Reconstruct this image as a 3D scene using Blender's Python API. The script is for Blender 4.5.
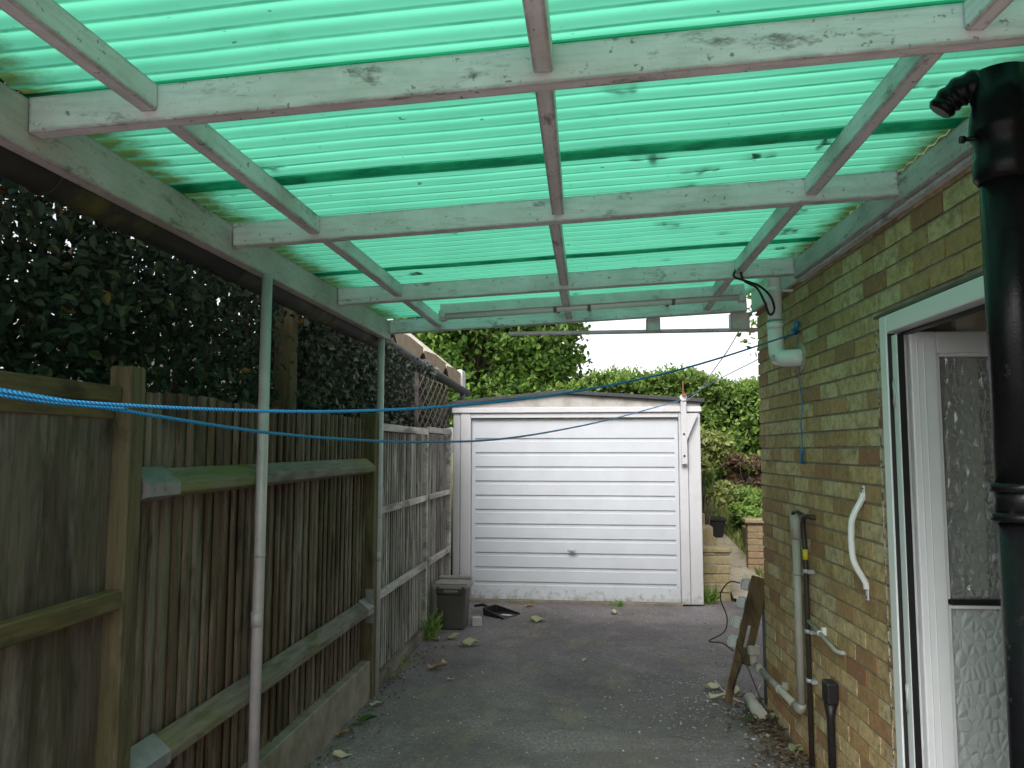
import bpy, math, random
from mathutils import Vector, Matrix
R = math.radians
random.seed(7)
S = bpy.context.scene
for o in list(bpy.data.objects): bpy.data.objects.remove(o)

# ------------------------------------------------------------ camera, sky, sun, exposure
cam = bpy.data.cameras.new('camera'); cam.lens = 27.07; cam.sensor_width = 36
cam.clip_start = 0.05; cam.clip_end = 2000
co = bpy.data.objects.new('camera', cam); S.collection.objects.link(co)
co.location = (0, 0, 1.56); co.rotation_euler = (R(94.9), 0, R(6.4)); S.camera = co

W = bpy.data.worlds.new('World'); S.world = W; W.use_nodes = True
wn = W.node_tree.nodes; wl = W.node_tree.links
bg = wn['Background']; sky = wn.new('ShaderNodeTexSky'); sky.sky_type = 'NISHITA'
sky.sun_disc = False; sky.sun_elevation = R(40); sky.sun_rotation = R(195)
sky.air_density = 1.0; sky.dust_density = 3.0; sky.ozone_density = 1.0
hs = wn.new('ShaderNodeHueSaturation'); hs.inputs['Saturation'].default_value = 0.16
wl.new(sky.outputs[0], hs.inputs['Color']); wl.new(hs.outputs[0], bg.inputs[0]); bg.inputs[1].default_value = 0.15
sl = bpy.data.lights.new('sun', 'SUN'); sl.energy = 1.3; sl.angle = R(30); sl.color = (1, .955, .93)
so = bpy.data.objects.new('sun', sl); S.collection.objects.link(so)
so.rotation_euler = (R(50), 0, R(-15)); so.location = (0, -3, 8)
S.view_settings.view_transform = 'Standard'; S.view_settings.look = 'None'
S.view_settings.exposure = 0.95; S.view_settings.gamma = 1
S.render.resolution_x = 1024; S.render.resolution_y = 768

# ------------------------------------------------------------ helpers
class MB:
    def __init__(s): s.v = []; s.f = []; s.m = []; s.sm = []
    def quadface(s, idx, mi=0, sm=False): s.f.append(tuple(idx)); s.m.append(mi); s.sm.append(sm)
    def hexa(s, p, mi=0):           # 8 points: bottom 4 ccw, top 4 ccw
        n = len(s.v); s.v += [tuple(q) for q in p]
        for q in ((3,2,1,0),(4,5,6,7),(0,1,5,4),(1,2,6,5),(2,3,7,6),(3,0,4,7)): s.quadface([n+i for i in q], mi)
    def box(s, x0, x1, y0, y1, z0, z1, mi=0):
        s.hexa([(x0,y0,z0),(x1,y0,z0),(x1,y1,z0),(x0,y1,z0),(x0,y0,z1),(x1,y0,z1),(x1,y1,z1),(x0,y1,z1)], mi)
    def obox(s, c, sx, sy, sz, rot=None, mi=0):
        rot = rot or Matrix(); c = Vector(c)
        P = [(-1,-1,-1),(1,-1,-1),(1,1,-1),(-1,1,-1),(-1,-1,1),(1,-1,1),(1,1,1),(-1,1,1)]
        s.hexa([c + rot @ Vector((a*sx/2, b*sy/2, d*sz/2)) for a, b, d in P], mi)
    def bar(s, a, b, w, h, mi=0, up=(0,0,1)):   # a beam from a to b; w sideways, h along 'up'; a,b centre line
        a = Vector(a); b = Vector(b); d = (b-a).normalized(); up = Vector(up)
        r = d.cross(up).normalized(); u = r.cross(d)
        q = []
        for p in (a, b):
            q.append([p - r*w/2 - u*h/2, p + r*w/2 - u*h/2, p + r*w/2 + u*h/2, p - r*w/2 + u*h/2])
        n = len(s.v); s.v += [tuple(x) for x in q[0]+q[1]]
        for t in ((0,1,2,3),(7,6,5,4),(4,5,1,0),(5,6,2,1),(6,7,3,2),(7,4,0,3)): s.quadface([n+i for i in t], mi)
    def tube(s, pts, rad, n=12, mi=0, cap=True, sm=True):
        pts = [Vector(p) for p in pts]; k = len(pts)
        rr = rad if isinstance(rad, (list, tuple)) else [rad]*k
        base = len(s.v); nrm = None
        for i, p in enumerate(pts):
            d = (pts[min(i+1,k-1)] - pts[max(i-1,0)]).normalized()
            if nrm is None:
                t = Vector((0,0,1)) if abs(d.z) < .9 else Vector((1,0,0)); nrm = d.cross(t).normalized()
            else:
                nrm = (nrm - d*nrm.dot(d)); nrm = nrm.normalized() if nrm.length > 1e-6 else d.orthogonal().normalized()
            b = d.cross(nrm)
            for j in range(n):
                a = 2*math.pi*j/n; s.v.append(tuple(p + (nrm*math.cos(a) + b*math.sin(a))*rr[i]))
        for i in range(k-1):
            for j in range(n):
                j2 = (j+1) % n
                s.quadface([base+i*n+j, base+i*n+j2, base+(i+1)*n+j2, base+(i+1)*n+j], mi, sm)
        if cap:
            s.quadface([base+j for j in reversed(range(n))], mi); s.quadface([base+(k-1)*n+j for j in range(n)], mi)
    def leaf(s, c, d, nrm, L, Wd, mi=0, fold=.15):
        d = d.normalized(); r = d.cross(nrm)
        if r.length < 1e-4: r = d.orthogonal()
        r.normalize(); u = r.cross(d)
        n = len(s.v)
        s.v += [tuple(c), tuple(c + d*L*.28 + r*Wd*.46 + u*L*fold), tuple(c + d*L*.68 + r*Wd*.40 + u*L*fold*.8), tuple(c + d*L - u*L*.05), tuple(c + d*L*.68 - r*Wd*.40 + u*L*fold*.8), tuple(c + d*L*.28 - r*Wd*.46 + u*L*fold)]
        s.quadface([n, n+1, n+2, n+3], mi); s.quadface([n, n+3, n+4, n+5], mi)
    def build(s, name, mats, parent=None, loc=None, bevel=0, seg=1):
        me = bpy.data.meshes.new(name)
        pw = WL.get(parent.name, Vector()) if parent else Vector()
        if loc is None:
            if parent: loc = pw
            else:
                xs = [v[0] for v in s.v]; ys = [v[1] for v in s.v]; zs = [v[2] for v in s.v]
                loc = Vector(((min(xs)+max(xs))/2, (min(ys)+max(ys))/2, min(zs)))
        loc = Vector(loc)
        me.from_pydata([tuple(Vector(v)-loc) for v in s.v], [], s.f)
        mats = mats if isinstance(mats, (list, tuple)) else [mats]
        for m in mats: me.materials.append(m)
        for i, p in enumerate(me.polygons): p.material_index = s.m[i]; p.use_smooth = s.sm[i]
        me.update()
        o = bpy.data.objects.new(name, me); S.collection.objects.link(o)
        if parent: o.parent = parent
        o.location = loc - pw; WL[o.name] = loc
        if bevel:
            b = o.modifiers.new('bevel', 'BEVEL'); b.width = bevel; b.segments = seg; b.limit_method = 'ANGLE'; b.angle_limit = R(40)
        return o
WL = {}
def tag(o, label=None, cat=None, group=None, kind=None):
    if label: o['label'] = label
    if cat: o['category'] = cat
    if group: o['group'] = group
    if kind: o['kind'] = kind
    return o
def thing(name, loc, label, cat, group=None):
    o = bpy.data.objects.new(name, None); S.collection.objects.link(o); o.location = loc; o.empty_display_size = .1
    WL[o.name] = Vector(loc); return tag(o, label, cat, group)
U = random.uniform
def rvec():
    while True:
        v = Vector((U(-1,1), U(-1,1), U(-1,1)))
        if .05 < v.length < 1: return v.normalized()
def arc(c, r, a0, a1, ax, ay, n=8):
    c = Vector(c); ax = Vector(ax); ay = Vector(ay)
    return [c + ax*r*math.cos(R(a0+(a1-a0)*i/n)) + ay*r*math.sin(R(a0+(a1-a0)*i/n)) for i in range(n+1)]

# ------------------------------------------------------------ materials
class NT:
    def __init__(s, name):
        s.m = bpy.data.materials.new(name); s.m.use_nodes = True; s.t = s.m.node_tree
        s.b = s.t.nodes['Principled BSDF']; s.out = s.t.nodes['Material Output']
        s.tc = None
    def n(s, t, **k):
        x = s.t.nodes.new(t)
        for a, b in k.items(): setattr(x, a, b)
        return x
    def l(s, a, b): s.t.links.new(a, b)
    def coord(s, scale=(1,1,1)):
        if not s.tc: s.tc = s.n('ShaderNodeNewGeometry')
        mp = s.n('ShaderNodeMapping'); mp.inputs['Scale'].default_value = scale
        s.l(s.tc.outputs['Position'], mp.inputs[0]); return mp.outputs[0]
    def noise(s, scale, detail=6, rough=.6, st=(1,1,1), dist=0):
        x = s.n('ShaderNodeTexNoise'); x.inputs['Scale'].default_value = scale; x.inputs['Detail'].default_value = detail
        x.inputs['Roughness'].default_value = rough; x.inputs['Distortion'].default_value = dist
        s.l(s.coord(st), x.inputs['Vector']); return x.outputs['Fac']
    def ramp(s, fac, stops):
        r = s.n('ShaderNodeValToRGB'); e = r.color_ramp.elements
        while len(e) < len(stops): e.new(.5)
        for i, (p, c) in enumerate(stops):
            e[i].position = p; c = (c,)*3 if not isinstance(c, (tuple, list)) else c; e[i].color = (*c, 1)
        s.l(fac, r.inputs[0]); return r.outputs[0]
    def island(s):
        g = s.n('ShaderNodeNewGeometry'); return g.outputs['Random Per Island']
    def mix(s, fac, a, b, mode='MIX'):
        x = s.n('ShaderNodeMix', data_type='RGBA', blend_type=mode)
        for sock, v in ((x.inputs[0], fac), (x.inputs[6], a), (x.inputs[7], b)):
            if isinstance(v, (int, float)): sock.default_value = v
            elif isinstance(v, (tuple, list)): sock.default_value = (*v, 1)
            else: s.l(v, sock)
        return x.outputs[2]
    def math(s, op, a, b=0.0, clamp=False):
        x = s.n('ShaderNodeMath', operation=op, use_clamp=clamp)
        for i, v in enumerate((a, b)):
            if isinstance(v, (int, float)): x.inputs[i].default_value = v
            else: s.l(v, x.inputs[i])
        return x.outputs[0]
    def bump(s, h, strength=.3, dist=.01):
        x = s.n('ShaderNodeBump'); x.inputs['Strength'].default_value = strength; x.inputs['Distance'].default_value = dist
        s.l(h, x.inputs['Height']); s.l(x.outputs[0], s.b.inputs['Normal']); return x.outputs[0]
    def fin(s, col, rough=.7, metal=0, spec=.4):
        if isinstance(col, (tuple, list)): s.b.inputs['Base Color'].default_value = (*col, 1)
        else: s.l(col, s.b.inputs['Base Color'])
        if isinstance(rough, (int, float)): s.b.inputs['Roughness'].default_value = rough
        else: s.l(rough, s.b.inputs['Roughness'])
        s.b.inputs['Metallic'].default_value = metal; s.b.inputs['Specular IOR Level'].default_value = spec
        return s.m

def m_plain(name, c, rough=.6, var=.25, sc=8, bump=.1, metal=0, dirt=None, dsc=3, dlo=.55, dhi=.7, spec=.4):
    t = NT(name); n = t.noise(sc); d = tuple(x*(1-var) for x in c); e = tuple(min(1, x*(1+var*.5)) for x in c)
    col = t.ramp(n, [(.3, d), (.7, e)])
    if dirt: col = t.mix(t.ramp(t.noise(dsc, 9, .7), [(dlo, 0.), (dhi, 1.)]), col, dirt)
    t.bump(t.noise(sc*6), bump, .004); return t.fin(col, rough, metal, spec)

def m_painted_timber(name, along, base=(.70,.66,.72), green=(.50,.48,.46), dark=(.13,.10,.10)):
    t = NT(name); st = {'x': (.12,1,1), 'y': (1,.12,1), 'z': (1,1,.12)}[along]
    grain = t.noise(60, 8, .65, st)
    n1 = t.noise(3.2, 8, .65)
    col = t.mix(t.ramp(n1, [(.42, 0.), (.66, .75)]), base, green)
    col = t.mix(t.ramp(grain, [(.46, 0.), (.68, .6)]), col, tuple(x*.62 for x in base))
    n2 = t.noise(14, 10, .75, tuple(.35 if q < 1 else 1 for q in st))
    col = t.mix(t.ramp(n2, [(.57, 0.), (.66, .8)]), col, dark)
    n3 = t.noise(45, 4, .6)
    col = t.mix(t.ramp(n3, [(.63, 0.), (.69, .8)]), col, dark)
    bv = t.n('ShaderNodeBevel'); bv.samples = 4; bv.inputs['Radius'].default_value = .014
    ge = t.n('ShaderNodeNewGeometry'); dt = t.n('ShaderNodeVectorMath', operation='DOT_PRODUCT'); t.l(bv.outputs[0], dt.inputs[0]); t.l(ge.outputs['True Normal'], dt.inputs[1])
    ed = t.math('SUBTRACT', 1.0, dt.outputs['Value'])
    ew = t.math('MULTIPLY', t.ramp(ed, [(.005, 0.), (.06, 1.)]), t.ramp(t.noise(30, 8, .75, tuple(.4 if q < 1 else 1 for q in st)), [(.34, .05), (.56, .85)]))
    col = t.mix(ew, col, dark)
    t.bump(t.math('ADD', grain, t.math('MULTIPLY', n2, .7)), .45, .004)
    return t.fin(col, .62)
PT_X = m_painted_timber('painted_timber_cross', 'x'); PT_Y = m_painted_timber('painted_timber_long', 'y')
PT_EAVE = m_painted_timber('painted_timber_eaves', 'y', (.52,.45,.48), (.34,.31,.26))

def m_sheet():
    t = NT('green_corrugated_plastic')
    base = (.12,.53,.34)
    n = t.noise(2.0, 8, .7, (.5,1,1)); col = t.mix(t.ramp(n, [(.42, 0.), (.72, .5)]), base, (.06,.34,.21))
    mo = t.noise(11, 10, .75, (.6,1,1)); col = t.mix(t.ramp(mo, [(.60, 0.), (.74, .55)]), col, (.06,.30,.16))
    sp = t.noise(38, 3, .5, (.7,1,1)); col = t.mix(t.ramp(sp, [(.71, 0.), (.74, .8)]), col, (.03,.10,.06))
    # algae held along the two long ends of the sheets
    g = t.n('ShaderNodeNewGeometry'); sx = t.n('ShaderNodeSeparateXYZ'); t.l(g.outputs['Position'], sx.inputs[0])
    e1 = t.math('SUBTRACT', -1.33, sx.outputs[0]); 
    e2 = t.math('SUBTRACT', t.math('ADD', sx.outputs[0], t.math('MULTIPLY', sx.outputs[1], .05)), 1.17)
    ed = t.math('MAXIMUM', e1, e2)
    ed = t.math('ADD', t.math('MULTIPLY', ed, 5.0), t.math('MULTIPLY', t.noise(16, 8, .7, (.5,1,1)), 1.2))
    col = t.mix(t.ramp(ed, [(.45, 0.), (.95, .95)]), col, (.05,.09,.02))
    # dirt lying in the valleys and in the laps
    ph = t.math('MULTIPLY', t.math('SUBTRACT', sx.outputs[1], .43), 2*math.pi/.0765)
    va = t.math('MULTIPLY', t.math('COSINE', ph), -1.0)
    vn = t.noise(7, 8, .7, (.4,1,1)); vf = t.math('MULTIPLY', t.ramp(va, [(.78, 0.), (.95, 1.)]), t.ramp(vn, [(.3, .4), (.6, .95)]))
    col = t.mix(vf, col, (.03,.20,.12))
    lp = t.math('FRACT', t.math('SUBTRACT', t.math('MULTIPLY', t.math('ADD', sx.outputs[1], 64.57), 1/.65), t.math('MULTIPLY', t.noise(4, 5, .7, (.5,1,1)), .03)))
    lf = t.math('MULTIPLY', t.ramp(lp, [(0., 1.), (.165, 1.), (.19, 0.)]), t.ramp(t.noise(9, 9, .75, (.5,1,1)), [(.36, .15), (.58, 1.)]))
    col = t.mix(lf, col, (.035,.26,.17))
    t.b.inputs['Base Color'].default_value = (0,0,0,1)
    tr = t.n('ShaderNodeBsdfTranslucent'); t.l(col, tr.inputs[0])
    df = t.n('ShaderNodeBsdfDiffuse'); t.l(col, df.inputs[0])
    gl = t.n('ShaderNodeBsdfGlossy'); gl.inputs['Roughness'].default_value = .35; gl.inputs[0].default_value = (1,1,1,1)
    a = t.n('ShaderNodeMixShader'); a.inputs[0].default_value = .10; t.l(tr.outputs[0], a.inputs[1]); t.l(df.outputs[0], a.inputs[2])
    b = t.n('ShaderNodeMixShader'); b.inputs[0].default_value = .03; t.l(a.outputs[0], b.inputs[1]); t.l(gl.outputs[0], b.inputs[2])
    t.l(b.outputs[0], t.out.inputs[0]); return t.m
SHEET = m_sheet()

def m_bricks(name, stops, moss=.5):
    t = NT(name); isl = t.island(); col = t.ramp(isl, stops)
    n = t.noise(28, 9, .7); col = t.mix(t.ramp(n, [(.36, .6), (.54, 0.)]), col, (.20,.145,.07))
    col = t.mix(t.ramp(t.noise(13, 8, .75), [(.48, 0.), (.66, .6)]), col, (.20,.13,.055))
    col = t.mix(t.ramp(t.noise(19, 8, .75, (1,1,1.3)), [(.56, 0.), (.68, .4)]), col, (.66,.52,.32))
    n1 = t.noise(90, 4, .6); col = t.mix(t.ramp(n1, [(.62, 0.), (.7, .5)]), col, (.07,.055,.03))
    n2 = t.noise(2.2, 8, .7); col = t.mix(t.math('MULTIPLY', t.ramp(n2, [(.45, 0.), (.7, 1.)]), moss), col, (.19,.17,.07))
    t.bump(t.math('ADD', t.noise(70, 8, .7), n), .6, .004); return t.fin(col, .85, spec=.25)
BRICK = m_bricks('buff_brick', [(0., (.38,.22,.11)), (.22, (.49,.33,.155)), (.42, (.60,.44,.23)), (.66, (.60,.48,.30)), (.84, (.50,.32,.15)), (.96, (.38,.19,.105)), (1., (.34,.15,.09))], .25)
BRICK2 = m_bricks('garden_brick', [(0., (.20,.11,.065)), (.5, (.27,.18,.11)), (1., (.24,.20,.13))], .3)
STONEB = m_bricks('garden_wall_block', [(0., (.26,.22,.12)), (.5, (.34,.29,.17)), (1., (.28,.25,.16))], .4)
MORTAR = m_plain('mortar', (.30,.26,.20), .95, .35, 12, .4)

def m_wood(name, stops, along='z', moss=(.07,.085,.02), mlo=.5, mhi=.75, mamt=.8, knots=True, rough=.8):
    t = NT(name); st = {'x': (.06,1,1), 'y': (1,.06,1), 'z': (1,1,.06)}[along]; st2 = {'x': (.3,1,1), 'y': (1,.3,1), 'z': (1,1,.3)}[along]
    col = t.ramp(t.island(), stops)
    g = t.noise(75, 8, .7, st, .4); col = t.mix(t.ramp(g, [(.42, 0.), (.68, .65)]), col, tuple(x*.38 for x in stops[0][1]))
    k = t.noise(9, 5, .55, st2, .8); col = t.mix(t.ramp(k, [(.54, 0.), (.68, .8)]), col, tuple(x*.3 for x in stops[0][1]))
    k2 = t.noise(3.6, 7, .65, tuple(.35 if q < 1 else 1.6 for q in st), .6); col = t.mix(t.ramp(k2, [(.50, 0.), (.66, .75)]), col, tuple(x*.33 for x in stops[0][1]))
    k3 = t.noise(5.1, 7, .65, tuple(.3 if q < 1 else 1.6 for q in st)); col = t.mix(t.ramp(k3, [(.54, 0.), (.70, .5)]), col, tuple(min(1, x*1.9) for x in stops[-1][1]))
    m = t.noise(2.3, 9, .7, st2); col = t.mix(t.math('MULTIPLY', t.ramp(m, [(mlo, 0.), (mhi, 1.)]), mamt), col, moss)
    t.bump(g, .5, .005); return t.fin(col, rough, spec=.2)
FENCE_A = m_wood('weathered_board', [(0., (.095,.078,.064)), (.5, (.14,.12,.106)), (1., (.18,.16,.15))], mamt=.55)
FENCE_B = m_wood('brown_feather_board', [(0., (.105,.073,.050)), (.4, (.15,.108,.076)), (.75, (.175,.135,.105)), (1., (.21,.175,.15))], mamt=.45)
FENCE_GREY = m_wood('silvered_batten', [(0., (.22,.20,.18)), (.5, (.34,.32,.29)), (1., (.46,.44,.41))], mamt=.15)
RAIL = m_wood('grey_rail_timber', [(0., (.15,.125,.115)), (1., (.20,.17,.155))], 'y', (.15,.16,.03), .47, .62, .75)
RAIL_GREY = m_wood('silvered_rail_timber', [(0., (.42,.40,.36)), (1., (.50,.48,.44))], 'y', mamt=.12)
MOSSY = m_wood('mossy_timber', [(0., (.085,.075,.035)), (1., (.12,.095,.05))], 'y', (.085,.09,.028), .45, .7, .7)
POSTW = m_wood('post_timber', [(0., (.10,.085,.05)), (1., (.13,.11,.065))], 'z', mamt=.7)
CONC = m_plain('gravel_board_concrete', (.25,.215,.18), .95, .35, 7, .5, dirt=(.10,.10,.05), dsc=4, dlo=.5, dhi=.75)
GALV = m_plain('galvanised_steel', (.20,.20,.21), .5, .2, 25, .1, .35, dirt=(.28,.27,.25), dsc=18)
POLE = m_plain('grey_painted_pole', (.44,.42,.44), .45, .15, 12, .1, .1, dirt=(.22,.21,.19), dsc=22, dlo=.6, dhi=.7)
WHITE = m_plain('white_upvc', (.74,.76,.77), .3, .05, 4, .02)
WPAINT = m_plain('white_gloss_door', (.53,.555,.59), .4, .06, 5, .04, dirt=(.42,.40,.36), dsc=7, dlo=.68, dhi=.85)
def m_garage_timber():
    t = NT('flaking_white_timber'); g = t.noise(70, 8, .7, (1,1,.08)); n = t.noise(3, 8, .7)
    col = t.mix(t.ramp(n, [(.5, 0.), (.8, .4)]), (.55,.55,.565), (.40,.385,.36))
    col = t.mix(t.ramp(t.noise(19, 9, .75, (1,1,.4)), [(.64, 0.), (.70, .9)]), col, (.30,.27,.23))
    t.bump(g, .4, .004); return t.fin(col, .6)
GTIM = m_garage_timber()
GGREY = m_plain('weathered_gable_board', (.41,.40,.375), .8, .25, 6, .2, dirt=(.27,.25,.2), dsc=5, dlo=.5, dhi=.7)
FELT = m_plain('roof_felt', (.06,.062,.065), .9, .3, 20, .5)
BLACKG = m_plain('black_gloss_paint', (.006,.006,.007), .16, .2, 30, .25, spec=.14, dirt=(.03,.03,.028), dsc=25, dlo=.62, dhi=.72)
BLACK = m_plain('black_plastic', (.015,.015,.016), .45, .2, 20, .1)
GUTTER = m_plain('old_black_gutter', (.022,.022,.020), .75, .3, 10, .2, dirt=(.09,.09,.02), dsc=2.2, dlo=.52, dhi=.66)
NGUT = m_plain('grey_gutter', (.105,.115,.125), .5, .2, 8, .1, dirt=(.06,.06,.05), dsc=8)
GREYP = m_plain('grey_plastic_pipe', (.36,.35,.31), .5, .15, 6, .08, dirt=(.22,.15,.07), dsc=6, dlo=.64, dhi=.74)
BOXG = m_plain('grey_metal_box', (.42,.44,.45), .4, .15, 10, .05, .2)
BINC = m_plain('grey_brown_bin', (.075,.068,.058), .5, .15, 6, .05)
BINL = m_plain('pale_dusty_lid', (.27,.25,.235), .6, .15, 10, .1)
YEL = m_plain('yellow_tape', (.6,.5,.03), .5, .1)
BOARD = m_wood('stained_plank', [(0., (.13,.085,.045)), (1., (.14,.095,.05))], 'z', mamt=.3)
RUST = m_plain('rust', (.25,.09,.05), .8, .3, 30, .2)
TILE = m_plain('pale_roof_tile', (.70,.64,.52), .85, .25, 9, .3, dirt=(.20,.15,.10), dsc=5, dlo=.5, dhi=.7)
TILEU = m_plain('tile_edge', (.36,.28,.19), .9, .3, 14, .3)
SEAL = m_plain('old_sealant', (.42,.38,.34), .8, .4, 20, .4, dirt=(.09,.07,.05), dsc=22, dlo=.5, dhi=.56)
def m_rope():
    t = NT('blue_rope'); w = t.n('ShaderNodeTexWave'); w.inputs['Scale'].default_value = 55; w.bands_direction = 'DIAGONAL'
    t.l(t.coord(), w.inputs['Vector']); col = t.ramp(w.outputs['Fac'], [(.2, (.01,.10,.26)), (.8, (.03,.26,.55))])
    t.bump(w.outputs['Fac'], .5, .002); return t.fin(col, .45)
ROPE = m_rope()
WIREW = m_plain('pale_wire', (.45,.40,.40), .5)
def m_glass(nm, tr, c, ro):
    t = NT(nm); v = t.n('ShaderNodeTexVoronoi', feature='DISTANCE_TO_EDGE'); v.inputs['Scale'].default_value = 31
    v.inputs['Randomness'].default_value = .8
    t.l(t.coord((1,1,.7)), v.inputs['Vector']); h = t.ramp(v.outputs['Distance'], [(0., 0.), (.35, 1.)])
    t.bump(t.math('ADD', h, t.math('MULTIPLY', t.noise(11, 3, .5, (1,1,.6)), 1.5)), .6, .010); t.b.inputs['Transmission Weight'].default_value = tr; t.b.inputs['IOR'].default_value = 1.5
    return t.fin(c, ro, 0, .8)
GLASS = m_glass('patterned_glass', .8, (.80,.84,.82), .08); GLASS_REFL = m_glass('reflection_patterned_glass', .3, (.62,.68,.66), .12)  # second glass is paler: the lower pane's bright reflection is put into its colour
ROOMW = m_plain('room_wall', (.62,.58,.50), .8, .05, 2, .02)
ROOMD = m_plain('room_dark_wood', (.07,.045,.03), .5, .2, 5)
CREAM = m_plain('cream_fascia', (.62,.61,.57), .55, .08, 4, .05, dirt=(.3,.27,.2), dsc=9, dlo=.66, dhi=.8)
LAMPM = m_plain('dusty_enamel', (.62,.59,.62), .5, .15, 9, .05, dirt=(.35,.32,.32), dsc=12)
TUBEM = m_plain('lamp_tube', (.78,.76,.78), .12, .03, 3, .0)

def m_leaf(name, stops, rough=.45, trans=.3):
    t = NT(name); col = t.ramp(t.island(), stops); n = t.noise(1.6, 3, .5)
    col = t.mix(t.ramp(n, [(.35, .45), (.6, 0.)]), col, tuple(x*.5 for x in stops[0][1]))
    t.fin(col, rough, spec=.35)
    tr = t.n('ShaderNodeBsdfTranslucent'); t.l(col, tr.inputs[0]); mx = t.n('ShaderNodeMixShader'); mx.inputs[0].default_value = trans
    t.l(t.b.outputs[0], mx.inputs[1]); t.l(tr.outputs[0], mx.inputs[2]); t.l(mx.outputs[0], t.out.inputs[0]); return t.m
L_IVY = m_leaf('ivy_leaves', [(0., (.016,.038,.022)), (.5, (.024,.056,.030)), (.85, (.038,.078,.040)), (.98, (.07,.10,.04)), (.997, (.22,.12,.03))], .7, .12)
L_SKYLIT = m_leaf('skylit_leaves', [(0., (.04,.06,.04)), (.6, (.11,.14,.10)), (1., (.24,.27,.21))], .5, .2)  # ivy leaves with stronger sky light put into the colour
L_TREE = m_leaf('tree_leaves', [(0., (.04,.10,.015)), (.5, (.10,.20,.03)), (.9, (.18,.31,.045)), (1., (.27,.40,.08))], .5, .4)
L_HEDGE = m_leaf('hedge_leaves', [(0., (.06,.12,.02)), (.5, (.12,.21,.035)), (.9, (.21,.32,.06)), (1., (.30,.42,.10))], .5, .3)
L_SHOOT = m_leaf('hedge_shoots', [(0., (.16,.26,.05)), (.5, (.22,.36,.08)), (1., (.32,.46,.13))], .5, .4)
L_YEL = m_leaf('yellow_green_leaves', [(0., (.16,.20,.05)), (.5, (.26,.31,.09)), (1., (.38,.42,.15))], .5, .3)
L_BRN = m_leaf('brown_leaves', [(0., (.09,.06,.035)), (.6, (.16,.10,.06)), (1., (.22,.16,.09))], .6, .2)
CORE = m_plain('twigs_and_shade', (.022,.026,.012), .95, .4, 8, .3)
BARK = m_plain('bark', (.09,.075,.055), .9, .4, 14, .5)

def m_asphalt():
    t = NT('old_tarmac'); n = t.noise(1.1, 9, .7)
    col = t.ramp(n, [(.3, (.165,.145,.152)), (.55, (.205,.183,.19)), (.75, (.245,.224,.217))])
    f = t.noise(60, 6, .85); col = t.mix(t.ramp(f, [(.50, 0.), (.62, .8)]), col, (.40,.385,.37))
    f2 = t.noise(48, 6, .85); col = t.mix(t.ramp(f2, [(.36, .85), (.48, 0.)]), col, (.05,.047,.048))
    ms = t.noise(1.9, 10, .78); col = t.mix(t.ramp(ms, [(.50, 0.), (.68, .55)]), col, (.19,.175,.10))
    w = t.noise(30, 5, .7); col = t.mix(t.ramp(w, [(.66, 0.), (.70, .8)]), col, (.36,.35,.33))
    dk = t.noise(.8, 6, .6); col = t.mix(t.ramp(dk, [(.35, .5), (.5, 0.)]), col, (.06,.057,.06))
    p1 = t.noise(.55, 9, .72, dist=.6); col = t.mix(t.ramp(p1, [(.44, 0.), (.52, .5), (.60, .15), (.7, .45)]), col, (.10,.09,.092))
    p2 = t.noise(2.9, 9, .78, (1,.5,1)); col = t.mix(t.ramp(p2, [(.53, 0.), (.66, .6)]), col, (.28,.255,.165))
    cr = t.n('ShaderNodeTexVoronoi', feature='DISTANCE_TO_EDGE'); cr.inputs['Scale'].default_value = .62
    dn = t.n('ShaderNodeTexNoise'); dn.inputs['Scale'].default_value = 2.5; dn.inputs['Detail'].default_value = 8; t.l(t.coord(), dn.inputs['Vector'])
    va = t.n('ShaderNodeVectorMath', operation='ADD'); vs = t.n('ShaderNodeVectorMath', operation='SCALE'); vs.inputs['Scale'].default_value = .5
    t.l(dn.outputs['Color'], vs.inputs[0]); t.l(t.coord(), va.inputs[0]); t.l(vs.outputs[0], va.inputs[1]); t.l(va.outputs[0], cr.inputs['Vector'])
    ck = t.math('MULTIPLY', t.ramp(cr.outputs['Distance'], [(0., 1.), (.006, .8), (.012, 0.)]), t.ramp(t.noise(1.3, 3, .5), [(.62, 0.), (.70, .6)]))
    col = t.mix(ck, col, (.03,.028,.026))
    t.bump(t.math('SUBTRACT', t.math('ADD', f, f2), ck), .6, .006); return t.fin(col, .85, spec=.3)
ASPH = m_asphalt()
def m_ground():
    t = NT('garden_soil_and_grass'); n = t.noise(3, 9, .7)
    col = t.ramp(n, [(.3, (.10,.085,.05)), (.5, (.12,.13,.045)), (.7, (.20,.19,.08))]); t.bump(t.noise(30, 8), .8, .02); return t.fin(col, .95)
SOIL = m_ground()
PATHM = m_plain('gravel_path', (.36,.32,.24), .95, .35, 45, .7, dirt=(.17,.15,.08), dsc=5, dlo=.5, dhi=.7)

# ------------------------------------------------------------ ground
g = MB(); g.v = [(-400,-400,-.006),(400,-400,-.006),(400,400,-.006),(-400,400,-.006)]; g.quadface((0,1,2,3))
tag(g.build('ground', SOIL, loc=(0,0,0)), kind='structure')
g = MB()
def tz(y, x=0):
    t = max(0., min(1., (y-8.3)/5.2)); return t*t*(3-2*t)*1.0
xs = [-14 + i*.7 for i in range(41)]; ys = [8.16 + i*.35 for i in range(52)]
for y in ys:
    for x in xs: g.v.append((x, y, tz(y) + .03*math.sin(x*3.1+y*2.3)*min(1, (y-8.16)) + .001))
for j in range(len(ys)-1):
    for i in range(len(xs)-1):
        a = j*len(xs)+i; g.quadface((a, a+1, a+1+len(xs), a+len(xs)), 0, True)
tag(g.build('garden_ground', SOIL, loc=(0,8,0)), kind='structure')
g = MB(); g.v = [(-14,-40,.002),(16,-40,.002),(16,-.4,.002),(-14,-.4,.002)]; g.quadface((0,1,2,3))
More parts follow.
